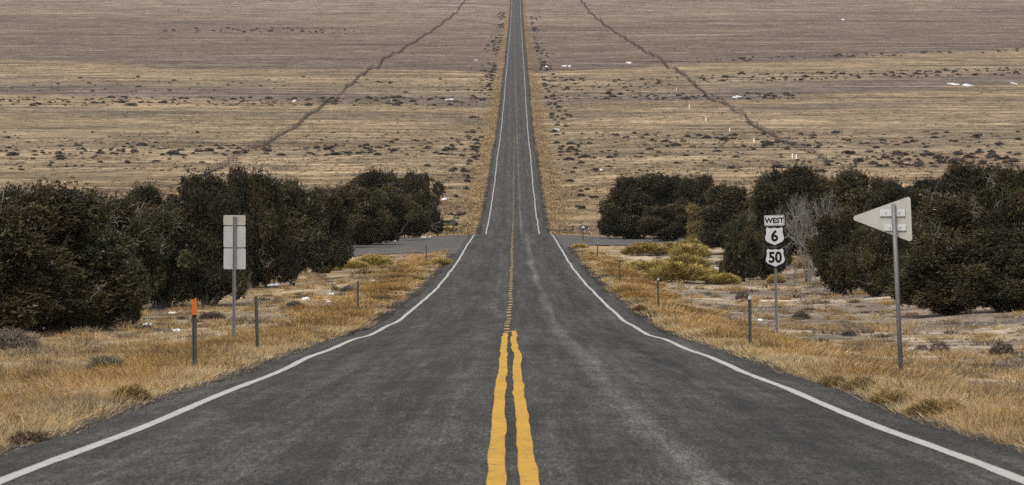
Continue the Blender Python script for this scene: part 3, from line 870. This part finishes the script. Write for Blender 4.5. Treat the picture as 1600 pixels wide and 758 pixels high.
for t in [(140, 517, 84, 34, 'big grey sagebrush under the left junipers'),
          (20, 552, 76, 36, 'grey sagebrush at the left edge below the junipers'),
          (188, 456, 24, 14, 'grey sagebrush beside the juniper trunks on the left'),
          (165, 582, 60, 26, 'dark sagebrush in the left grass'),
          (60, 600, 54, 22, 'twiggy grey sagebrush in the grass at lower left'),
          (188, 510, 0, 0, '')][:-1]:
    shrub('s', *t[:4], t[4], 'bush', 'grey sagebrush by the road')
for t in [(375, 443, 24, 14, 'dark sagebrush just right of the blank sign post'),
          (1300, 442, 30, 18, 'grey sagebrush at the skirt of the rust-topped juniper'),
          (1252, 500, 30, 14, 'grey sagebrush on the bare ground right of the route post'),
          (1325, 525, 26, 10, 'low sagebrush on the bare ground left of the sign pole'),
          (545, 458, 28, 12, 'grey sagebrush above the marker post on the left slope'),
          (460, 482, 30, 12, 'grey sagebrush mid slope on the left'),
          (330, 500, 36, 14, 'grey sagebrush between the orange marker and the sign post')]:
    shrub('s', *t[:4], t[4], 'bush', 'grey sagebrush by the road')
for t in [(1468, 552, 34, 20, 'dark twiggy bush on the bare ground right of the sign pole'),
          (1566, 556, 40, 24, 'dark twiggy bush near the right edge of the photo'),
          (1440, 548, 22, 10, 'small dark twigs beside the sign pole'),
          (524, 456, 12, 10, 'small dark sprig on the left slope'),
          (45, 694, 70, 24, 'dark dead twigs at the lower left corner by the asphalt'),
          (1160, 470, 22, 16, 'dark bush behind the nearest right marker post')]:
    shrub('d', *t[:4], t[4], 'bush', 'dark twiggy bushes')

# ------------------------------------------------------------------ scattered sagebrush of the fan
def low_shrub(seed):
    r = np.random.default_rng(seed); n = 160
    a = r.uniform(0, 6.283, n); rho = np.sqrt(r.random(n)) * .5
    P = np.stack([rho * np.cos(a), rho * np.sin(a), np.sqrt(np.maximum(.03, 1 - (rho / .5) ** 2)) * r.uniform(.1, .85, n)], -1)
    dv = P * np.array([1, 1, .6]) + r.normal(size=(n, 3)) * .5 + np.array([0, 0, .4])
    col = np.array([.074, .063, .049]) * r.uniform(.6, 1.5, (n, 1)) * np.array([1, 1, 1])
    return blades(P, dv, r.uniform(.18, .35, n), r.uniform(.14, .26, n), col, .2, r)


LS = [low_shrub(80 + i) for i in range(5)]
br = np.random.default_rng(21)
pts = []


def belt(n, x0, x1, y0, y1, hmin, hmax, zone_name, clump=0.5, tilt=0.0):
    for _ in range(int(n * 2.3)):
        px = br.uniform(x0, x1); py = y0 + (y1 - y0) * br.random() + tilt * (px - x0) / (x1 - x0)
        if br.random() < clump: px += 8 * br.normal()
        X, d, z = at(px, py, 640)
        if abs(X - xc(d)) < 7.0: continue
        h = br.uniform(hmin, hmax) * br.choice([.3, .4, .5, .6, .9]); w = h * br.uniform(1.5, 2.8)
        pts.append((h * w / d ** 2, X, d, z, w, h, zone_name))


belt(95, 0, 740, 228, 244, .5, 1.15, 'lower shrub belt left of the highway')
belt(40, 0, 740, 206, 226, .35, .8, 'sparse slope left of the highway')
belt(20, 0, 330, 244, 268, .4, .9, 'flat just above the left junipers')
belt(120, 0, 750, 152, 166, .5, 1.2, 'dark middle belt left of the highway')
belt(60, 0, 750, 120, 146, .4, .9, 'upper pale slope left of the highway')
belt(40, 250, 560, 44, 52, .8, 1.5, 'far dark streak left of the highway')
belt(85, 860, 1600, 206, 232, .5, 1.15, 'lower shrub belt right of the highway')
belt(60, 870, 1330, 222, 272, .4, 1.0, 'flat just above the right junipers')
belt(60, 1330, 1600, 236, 262, .6, 1.3, 'flat above the junipers at the far right')
belt(55, 860, 1250, 146, 156, .5, 1.2, 'dark middle belt right of the highway')
belt(110, 1080, 1600, 118, 130, .6, 1.2, 'upper shrub belt on the far right', tilt=-12)
belt(45, 860, 1060, 122, 144, .5, 1.0, 'upper pale slope right of the highway')
belt(40, 1080, 1600, 92, 98, .7, 1.2, 'far dark streak right of the highway', tilt=-16)
for _ in range(900):      # brush along both ditches
    sgn = br.choice([-1, 1]); d = br.uniform(800, 4600); e = 8.2 + 3.2 * abs(br.normal())
    if br.random() > .62 + 1.1 * vn(d / 170.0, sgn * 5.0, 171): continue
    X = xc(d) + sgn * (e + (2.5 if sgn > 0 else 0)); h = br.uniform(.3, .8); w = h * br.uniform(1.4, 2.6)
    pts.append((h * w / d ** 2, X, d, float(Zg(X, d)), w, h, 'brush strip along the %s ditch' % ('left' if sgn < 0 else 'right')))
pts.sort(key=lambda t: -t[0])
pm = None
protoL = []
for i, (v, f, c) in enumerate(LS):
    protoL.append([np_mesh('desert_shrub', v, f, M['shrub'], col=c), False])
for k, (a_, X, d, z, w, h, zn) in enumerate(pts[:290]):
    p = protoL[k % 5]
    o = put(p[0], not p[1], X, d, z, w, h, 'low dark desert shrub in the %s' % zn, 'shrub', 'low dark shrubs of the %s' % zn, br); p[1] = True
rest = []
for (a_, X, d, z, w, h, zn) in pts[290:]:
    v, f, c = LS[br.integers(5)]
    an = br.uniform(0, 6.28); ca, sa = math.cos(an), math.sin(an)
    vv = np.stack([(v[:, 0] * ca - v[:, 1] * sa) * w + X, (v[:, 0] * sa + v[:, 1] * ca) * w + d, v[:, 2] * h + z - .02], -1)
    rest.append((vv, f, c * br.uniform(.75, 1.3)))
if rest:
    v, f, c = cat(rest)
    tag(np_mesh('desert_scrub', v, f, M['shrub'], col=c), 'small far shrubs dotting the slopes beyond the belts', 'scrub', kind='stuff')
# the low tawny and grey plants between them, past counting
r = np.random.default_rng(31); n = 46000
d = 7.3 * F / r.uniform(14, 82, n); X = r.uniform(-1, 1, n) * (.095 * d)
den = .35 + .8 * fbm(X / 30, d / 60, 181, 3) + .25 * np.sin(d / 37.0)
ok = (np.abs(X - xc(d)) > 6) & (r.random(n) < den); X = X[ok]; d = d[ok]; n = len(d)
P = np.stack([X, d, Zg(X, d)], -1)
pc = np.array([alb(104, 88, 70), alb(88, 78, 66), alb(128, 106, 78), alb(150, 124, 88), alb(80, 70, 56)])[r.integers(0, 5, n)]
v, f, c = tufts(P, r.uniform(.15, .45, n), 9, r.uniform(.14, .3, n), r.uniform(.2, .6, n), pc, .9, r=r)
tag(np_mesh('low_scrub', v, f, M['plant'], col=c), 'low tawny and grey plants covering the wide slope', 'scrub', kind='stuff')

# ------------------------------------------------------------------ right-of-way fences with drifted tumbleweed
def fence(sgn, xoff, d0, label, seed):
    r = np.random.default_rng(seed)
    d = np.arange(d0, 5300, 5.2); X = xc(d) + xoff - sgn * np.where(sgn < 0, 17, 11) * ss(2300, 5200, d) + .5 * vn(d / 60.0, seed, 191); z = Zg(X, d)
    root = empty('wire_fence', (float(X[0]), float(d[0]), float(z[0])), label, 'fence')
    o0 = np.array(root.location)
    far = MB()
    for k in range(len(d)):
        p = np.array([X[k], d[k], z[k]]) - o0
        big = k % 17 == 3; hh = (1.75 if big else 1.3) * r.uniform(.92, 1.06); rad = .12 if big else .055
        tl = r.normal(size=2) * .04
        mb = MB() if k < 98 else far
        mb.tube([p + (0, 0, -.2), p + (tl[0] * .5, tl[1] * .5, hh * .5), p + (tl[0], tl[1], hh)], [rad, rad * .95, rad * .9], 6 if k < 98 else 4)
        if k < 98: mb.build('fence_post', M['post'], root)
    fp = far.build('fence_posts_far', M['post'], root); fp.name = 'distant_post'; tag(fp, kind='stuff')
    wv = []; wf = []; b = 0
    for hgt in (.35, .7, 1.05, 1.22):
        n = len(d); A = np.stack([X - o0[0], d - o0[1], z - o0[2] + hgt], -1)
        for off in ((.008, 0, .006), (-.008, 0, .006), (0, 0, -.008)): wv.append(A + off)
        i = np.arange(n - 1)
        for q in range(3):
            a0 = b + q * n; a1 = b + ((q + 1) % 3) * n
            wf.append(np.stack([a0 + i, a1 + i, a1 + i + 1, a0 + i + 1], -1))
        b += 3 * n
    np_mesh('wire', np.concatenate(wv), np.concatenate(wf), M['wire'], parent=root)
    # tumbleweed caught along it
    n = 5200
    dd = d0 + (5250 - d0) * r.random(n) ** .9
    ok = r.random(n) < .5 + .7 * vn(dd / 40, seed + 2, 195) + .3 * ss(1500, 2400, dd); dd = dd[ok]; n = len(dd)
    Xt = np.interp(dd, d, X) + r.normal(size=n) * .2; P = np.stack([Xt, dd, Zg(Xt, dd)], -1)
    pc = np.array([alb(96, 82, 66), alb(112, 96, 78), alb(78, 68, 58)])[r.integers(0, 3, n)]
    v, f, c = tufts(P, r.uniform(.2, .5, n) * (1 + .5 * ss(1800, 3500, dd)), 12, r.uniform(.08, .16, n), r.uniform(.15, .3, n), pc, .7, r=r)
    tag(np_mesh('tumbleweed_drift', v, f, M['plant'], col=c), 'dark tumbleweed caught along the %s wire fence' % ('left' if sgn < 0 else 'right'), 'tumbleweed', kind='stuff')


fence(-1, -61.5, 1120, 'long wire fence climbing the slope left of the highway', 1)
fence(1, 67.5, 1210, 'long wire fence climbing the slope right of the highway', 2)

# white marker posts beside the right fence
wp = MB(); wp.prism(rounded(.28, 1.25, .05, 0, .575), -.06, .06)
wpo = wp.build('marker_post', M['white_post'])
for k, (px, py, lb) in enumerate([(1057, 142, 'white marker post farthest up the slope near the right fence'), (1077, 169, 'white marker post above the dark belt near the right fence'),
                                  (1103, 189, 'white marker post just below the dark belt by the right fence'), (1140, 206, 'white marker post halfway down beside the right fence'),
                                  (1178, 223, 'white marker post third from the bottom by the right fence'), (1238, 248, 'left of the two white marker posts above the route sign'),
                                  (1244, 249, 'right of the two white marker posts above the route sign')]):
    o = wpo if k == 0 else wpo.copy()
    if k: COL.objects.link(o)
    X, d, z = at(px, py, 640); o.location = (X, d, z); o.scale = (.8, 1, .9); tag(o, lb, 'marker post', 'white marker posts by the right fence')

# ------------------------------------------------------------------ signs
def uchannel(mb, h, w=.075, t=.012, dep=.035, z0=-.25):
    pts = [(-w / 2, -dep), (-w / 2 + t, -dep), (-w / 4 + t / 2, -t), (w / 4 - t / 2, -t), (w / 2 - t, -dep), (w / 2, -dep), (w / 4 + t, 0), (-w / 4 - t, 0)]
    n = len(pts)
    mb.add([(x, y, z0) for x, y in pts] + [(x, y, h) for x, y in pts], [tuple(range(n))[::-1], tuple(range(n, 2 * n))] + [(i, (i + 1) % n, (i + 1) % n + n, i + n) for i in range(n)])


def text_mesh(txt, size, m, parent, loc, bold=.0, sx=1.0):
    cu = bpy.data.curves.new('t', 'FONT'); cu.body = txt; cu.size = size; cu.align_x = 'CENTER'; cu.align_y = 'CENTER'; cu.offset = bold; cu.extrude = .001
    to = bpy.data.objects.new('t', cu); COL.objects.link(to)
    bpy.context.view_layer.update()
    me = bpy.data.meshes.new_from_object(to.evaluated_get(bpy.context.evaluated_depsgraph_get()))
    bpy.data.objects.remove(to); me.name = 'lettering'; me.materials.clear(); me.materials.append(m)
    vs = np.array([v.co[:] for v in me.vertices]); c = (vs.max(0) + vs.min(0)) / 2
    for v in me.vertices: v.co = Vector(((v.co.x - c[0]) * sx, v.co.y - c[1], v.co.z))
    o = bpy.data.objects.new('lettering', me); COL.objects.link(o); o.parent = parent; o.location = loc; o.rotation_euler = (R(90), 0, 0)
    return o


SH = [(0, .455), (.10, .425), (.2, .415), (.29, .435), (.36, .485), (.405, .425), (.445, .36), (.42, .27), (.415, .18), (.44, .08), (.475, -.03), (.485, -.12), (.455, -.22), (.38, -.30), (.27, -.36), (.15, -.41), (.05, -.455), (0, -.49)]
SH = SH + [(-x, z) for x, z in SH[-2:0:-1]]

# west route sign on the right
X, d, z = at(1214, 528, 150, 200)
m_px = d / F
rs = empty('route_sign', (X, d, z), 'white route sign reading WEST 6 and 50 on one post', 'road sign', tilt=-.024)
H = lambda py: (528 - py) * m_px
mb = MB(); uchannel(mb, H(341), .085, .014, .04); mb.build('post', M['steel'], rs)
pw = 31.5 * m_px
b = MB(); b.prism(rounded(pw, 16.5 * m_px, .03, 0, H(345.5)), -.066, -.062); pl = b.build('sign_plate', M['sign_white'], rs)
b = MB()
fr_o = rounded(pw - .03, 16.5 * m_px - .03, .025, 0, H(345.5)); fr_i = rounded(pw - .05, 16.5 * m_px - .05, .02, 0, H(345.5)); n = len(fr_o)
b.add([(x, -.0685, zz) for x, zz in fr_o + fr_i], [(i, (i + 1) % n, (i + 1) % n + n, i + n) for i in range(n)]); b.build('border', M['sign_black'], pl)
text_mesh('WEST', .235, M['sign_black'], pl, (0, -.068, H(345.5)), .009, 1.0)
for (py, txt, sz, sx, ofs) in ((370, '6', .48, .95, -.003), (403.5, '50', .48, .90, .003)):
    hh = 30.5 * m_px
    b = MB(); b.prism(rounded(pw, hh, .02, ofs, H(py)), -.066, -.062); pl = b.build('sign_plate', M['sign_black'], rs)
    b = MB(); b.prism([(ofs + x * pw * .97, H(py) + zz * hh * .96) for x, zz in SH], -.0695, -.066 - .0005); b.build('shield', M['sign_white'], pl)
    text_mesh(txt, sz, M['sign_black'], pl, (ofs, -.072, H(py - .5)), .018, sx)
bo = MB()
for py in (342, 350, 361, 379, 395, 412): bo.tube([(0, -.075, H(py)), (0, .01, H(py))], .007, 6)
bo.build('bolt', M['steel'], rs)

# three blank plates seen from behind on the left
X, d, z = at(365.5, 540, 130, 190)
m_px = d / F; H = lambda py: (540 - py) * m_px
bs = empty('route_sign', (X, d, z), 'backs of three stacked plates on one post left of the highway', 'road sign', tilt=.006)
mb = MB(); uchannel(mb, H(339), .085, .014, .04); mb.build('post', M['steel'], bs)
for (y0, y1, m, dx) in ((337, 353, 'alu_tan', -.4), (354.5, 387.5, 'alu', 0), (389, 421.5, 'alu', .3)):
    b = MB(); b.prism(rounded(34.5 * m_px, (y1 - y0) * m_px, .035, dx * m_px, H((y0 + y1) / 2)), .004, .008)
    p = b.build('sign_plate', M[m], bs)
bo = MB()
for py in (341, 350, 358, 384, 393, 417): bo.tube([(0, -.02, H(py)), (0, .012, H(py))], .009, 6)
bo.build('bolt', M['steel'], bs)

# triangular pennant seen from behind
X, d, z = at(1408, 585, 90, 150)
m_px = d / F; H = lambda py: (585 - py) * m_px
ts = empty('pennant_sign', (X, d, z), 'triangular pennant sign seen from behind on a leaning pole', 'road sign', tilt=-.045)
mb = MB(); mb.tube([(0, 0, -.3), (0, 0, H(460)), (0, 0, H(318))], [.045, .043, .042], 12); mb.build('post', M['steel'], ts, smooth=True)


def rnd_poly(P, r, n=6):
    out = []
    for i in range(len(P)):
        a, b_, c = (Vector(P[i - 1]), Vector(P[i]), Vector(P[(i + 1) % len(P)]))
        u = (a - b_).normalized(); v = (c - b_).normalized(); ang = u.angle(v); t = r / math.tan(ang / 2)
        p0 = b_ + u * t; p1 = b_ + v * t; cc = b_ + (u + v).normalized() * (r / math.sin(ang / 2))
        a0 = math.atan2((p0 - cc).y, (p0 - cc).x); a1 = math.atan2((p1 - cc).y, (p1 - cc).x)
        while a1 - a0 > math.pi: a1 -= 2 * math.pi
        while a1 - a0 < -math.pi: a1 += 2 * math.pi
        out += [(cc.x + r * math.cos(a0 + (a1 - a0) * k / n), cc.y + r * math.sin(a0 + (a1 - a0) * k / n)) for k in range(n + 1)]
    return out


def loc_(px, py):      # a picture point on the plate, in the tilted sign's own frame
    dx = (px - 1408) * m_px; dz = (585 - py) * m_px; t = .045
    return (dx * math.cos(t) + dz * math.sin(t), dz * math.cos(t) - dx * math.sin(t))


b = MB(); b.prism(rnd_poly([loc_(1326, 341), loc_(1423, 306.5), loc_(1426, 379)], .05), .075, .080); b.build('sign_plate', M['alu_warm'], ts)
for (x0, x1, y0, y1) in ((1375, 1414.5, 328, 338.5), (1382, 1416, 351.5, 361)):
    q = [loc_(x0, y0), loc_(x1, y0), loc_(x1, y1), loc_(x0, y1)]
    b = MB(); b.prism(q, .045, .075); br_ = b.build('bracket', M['bracket'], ts, bevel=.006)
    for px in (x0 + 9, x1 - 9):
        bb = MB(); cx, cz = loc_(px, (y0 + y1) / 2); bb.tube([(cx, .035, cz), (cx, .05, cz)], .012, 6); bb.build('bolt', M['steel'], br_)

# ------------------------------------------------------------------ marker posts along the shoulder
def delineator(h, w):
    root = bpy.data.objects.new('delineator_post', None); COL.objects.link(root)
    mb = MB(); uchannel(mb, h, w, .014, .03, -.2); mb.build('post', M['post'], root)
    b = MB(); b.prism(rounded(w * .95, .085, .02, 0, h - .045), -.045, -.034); b.build('reflector', M['cap'], root)
    return root


dp = None
# px, base row, top row, label, pale reflector?
for (px, yb, yt, lb, ref) in [(402.5, 547, 462, 'dark bare marker post right of the blank sign backs', False), (559.5, 490, 438, 'dark marker post on the left verge halfway to the crest', False),
                              (666, 409, 382, 'small marker post at the near edge of the left pull-out', False),
                              (1172, 542, 461, 'nearest right marker post with a pale top, left of the route sign', True), (1028.5, 482, 434, 'second right marker post with a pale top below the yellow bushes', True),
                              (968, 441, 408, 'third right marker post beside the curve of the edge line', False), (933.5, 406, 378, 'far right marker post just before the pull-out', True),
                              (746, 333, 317, 'marker post beyond the dip nearest the left edge line', False), (739, 351, 336, 'marker post beyond the dip just left of the highway', False),
                              (751, 313, 299, 'smallest marker post beyond the dip on the left verge', False), (867.5, 352, 340, 'marker post beyond the dip on the right verge', False),
                              (861, 331, 317, 'marker post beyond the dip higher on the right verge', False)]:
    X, d, z = at(px, yb + 1) if yb > 360 else at(px, yb + 1, 700)
    h = (yb - yt) * d / F
    if dp is None: dp = delineator(1.2, .075); o = dp; firstp = True
    else:
        o = dp.copy(); COL.objects.link(o)
        for ch in list(dp.children):
            if ch.name.startswith('reflector') and not ref: continue
            c2 = ch.copy(); COL.objects.link(c2); c2.parent = o
    o.location = (X, d, z); o.scale = (1.05, 1, h / 1.2); o.rotation_euler = (0, sr.normal() * .012, 0)
    tag(o, lb, 'marker post', 'marker posts along the shoulders')
for ch in list(dp.children):
    if ch.name.startswith('reflector'): bpy.data.objects.remove(ch)
# orange topped one
X, d, z = at(304.5, 579); h = 111 * d / F
om = empty('marker_post', (X, d, z), 'dark flat post with an orange top on the left verge', 'marker post', tilt=-.008)
mb = MB(); uchannel(mb, h - .01, .085, .016, .035, -.2); mb.build('post', M['post'], om)
b = MB(); b.prism(rounded(.088, .27, .02, 0, h - .135), -.055, -.037); b.build('orange_panel', M['orange'], om)

# leaning pale pole among the left junipers
X, d, z = at(643, 360, 400, 600)
lp = MB(); lp.tube([(0, 0, -.1), (.35, 0, 1.3), (.62, 0, 2.25)], [.11, .10, .09], 8)
o = lp.build('leaning_pole', M['dead_wood'], smooth=True); o.location = (X, d - 14, float(Zg(X, d - 14))); tag(o, 'pale grey pole leaning to the right against the left junipers', 'pole')

# mailbox by the right pull-out
X, d, z = at(911, 377, 440, 545)
mp_ = d / F
mx = empty('mailbox', (X, d, z), 'dark roadside mailbox with a white front on a thin post', 'mailbox')
b = MB(); b.box((0, 0, .45), (.09, .09, 1.1)); b.build('post', M['dark_metal'], mx)


def mailbox_shape(mb, w, h, y0, y1, cz):
    pts = [(-w / 2, cz)] + [(w / 2 * math.cos(R(a)), cz + h * .55 + h * .45 * math.sin(R(a))) for a in range(180, -1, -20)] + [(w / 2, cz)]
    mb.prism(pts, y0, y1)


b = MB(); mailbox_shape(b, .5, .44, -.25, .3, .98); b.build('box', M['dark_metal'], mx)
b = MB(); mailbox_shape(b, .26, .22, -.27, -.25 - .002, 1.10); b.build('door', M['cap'], mx)
b = MB(); b.box((.33, .02, 1.16), (.12, .4, .26)); b.build('flag', M['dark_metal'], mx)

# little green road-name sign past the left pull-out
X, d, z = at(710, 364, 500, 560)
gs = empty('street_sign', (X, d, z), 'small green sign on a thin post past the left pull-out', 'road sign')
b = MB(); b.tube([(0, 0, -.1), (0, 0, 2.0)], .03, 8); b.build('post', M['steel'], gs)
b = MB(); b.prism(rounded(.26, .30, .02, 0, 1.78), -.045, -.035); b.build('sign_plate', M['green'], gs)

# short wire fences each side of the crest
def short_fence(plist, label):
    pos = [(at(px, yb, 500, 560), (yb - yt)) for px, yb, yt in plist]
    X0, d0, z0 = pos[0][0]; root = empty('wire_fence', (X0, d0, z0), label, 'fence'); tops = []
    for (X, d, z), hp in pos:
        b = MB(); h = hp * d / F; b.tube([(X - X0, d - d0, z - z0 - .2), (X - X0, d - d0, z - z0 + h)], [.055, .05], 6); b.build('fence_post', M['post'], root); tops.append((X - X0, d - d0, z - z0 + h * .9))
    wi = MB(); wi.tube(tops, .012, 4); wi.tube([(a, b_, c - .3) for a, b_, c in tops], .012, 4); wi.build('wire', M['wire'], root)


short_fence([(698, 366, 348), (708, 364, 346), (721, 363, 349), (731, 363, 352)], 'short post and wire fence past the left pull-out')
short_fence([(874.5, 363, 349), (883, 363, 349), (895, 366, 350), (908, 366, 352)], 'short post and wire fence behind the mailbox')

# fallen dead branches on the bare ground
def fallen(px, py, L, label, seed):
    r = np.random.default_rng(seed); X, d, z = at(px, py); mb = MB()
    for k in range(4):
        a = r.uniform(-.6, .6); p = np.array([r.uniform(-.3, .3) * L, r.uniform(-.5, .5), .05]); q = p + np.array([math.cos(a) * L * .5, math.sin(a) * L * .4, r.uniform(.02, .2)]) * r.choice([-1, 1])
        limb(mb, p, q, .035, .012, r, .08, 6)
    o = mb.build('fallen_branch', M['bark']); o.location = (X, d, z); tag(o, label, 'branch')


fallen(1125, 421, 3.2, 'dead branch on the ground below the dark juniper stems left of the route sign', 1)
fallen(1270, 462, 2.6, 'dead branch on the bare ground right of the route post', 2)

# ------------------------------------------------------------------ snow remnants
def snow_patches():
    r = np.random.default_rng(9); out = []
    L = [(248, 470, 16, 3), (268, 490, 10, 3), (232, 508, 12, 3), (275, 518, 16, 3), (345, 470, 8, 2), (365, 424, 14, 2), (430, 446, 14, 2), (476, 468, 12, 3), (608, 414, 14, 3), (592, 431, 6, 2), (582, 440, 8, 2), (554, 452, 8, 2),
         (520, 460, 6, 2), (516, 472, 6, 2), (150, 545, 20, 2), (170, 500, 6, 4), (178, 496, 5, 3), (420, 438, 6, 1.5), (608, 378, 18, 2), (666, 372, 12, 2),
         (1105, 392, 5, 2), (1120, 420, 6, 2), (1165, 415, 5, 2), (945, 366, 8, 2), (1210, 520, 5, 1.5), (1185, 501, 8, 1.5),
         (1499, 133, 18, 2.2), (1484, 131, 9, 1.2), (1582, 130, 6, 3), (1148, 152, 10, 2.2), (744, 94, 5, 1.6), (853, 104, 5, 1.6), (880, 103, 6, 1.2), (890, 103, 5, 1.2), (1159, 152, 6, 1.5), (458, 158, 6, 2), (613, 158, 6, 1.6), (700, 156, 8, 2.2),
         (690, 294, 8, 3), (694, 310, 10, 2), (692, 304, 6, 2), (870, 203, 8, 2.6), (862, 205, 5, 2), (1310, 257, 4, 2), (938, 265, 6, 1.6), (984, 99, 9, 1.4), (1318, 31, 9, 1.3)]
    for (px, py, w, h) in L:
        X, d, z = at(px, py); ww = w * d / F
        dep = min(max(h / F * d / .03, ww * .5), 30.0) if d > 640 else ww * r.uniform(.7, 1.6)
        for k in range(3):
            n = 11; a = np.linspace(0, 2 * math.pi, n, endpoint=False); rr = (.5 + .28 * r.normal(size=n).clip(-1.3, 1.3)) * r.uniform(.35, .75)
            cx = X + r.normal() * ww * .3; cd = d + r.normal() * dep * .3
            ex = cx + np.cos(a) * rr * ww; ed = cd + np.sin(a) * rr * dep
            ring = np.stack([ex, ed, Zg(ex, ed) - .02], -1)
            th = min(.05 + .10 * ww, .35)
            ri = np.stack([cx + np.cos(a) * rr * ww * .7, cd + np.sin(a) * rr * dep * .7], -1); ring2 = np.stack([ri[:, 0], ri[:, 1], Zg(ri[:, 0], ri[:, 1]) + th * r.uniform(.6, 1, n)], -1)
            cen = np.array([[cx, cd, float(Zg(cx, cd)) + th]])
            i = np.arange(n); j = (i + 1) % n
            f = np.concatenate([np.stack([i, j, n + j], -1), np.stack([i, n + j, n + i], -1), np.stack([n + i, n + j, np.full(n, 2 * n)], -1)])
            out.append((np.concatenate([ring, ring2, cen]), f, np.ones((2 * n + 1, 3))))
    return cat(out)


v, f, c = snow_patches()
tag(np_mesh('snow', v, f, M['snow'], smooth=True), 'thin leftover patches of old snow', 'snow', kind='stuff')

# ------------------------------------------------------------------ the thin air over the basin
hz = MB(); hz.box((0, 4560, 135), (4700, 9800, 330)); hm = bpy.data.materials.new('haze'); hm.use_nodes = True
hn = hm.node_tree; hn.nodes.clear(); ho = hn.nodes.new('ShaderNodeOutputMaterial'); hp = hn.nodes.new('ShaderNodeVolumePrincipled')
hp.inputs['Density'].default_value = 2.4e-5; hp.inputs['Color'].default_value = (.86, .87, .90, 1); hp.inputs['Anisotropy'].default_value = .2
hn.links.new(hp.outputs[0], ho.inputs['Volume'])
tag(hz.build('haze', hm), 'thin pale haze over the basin', 'haze', kind='stuff')
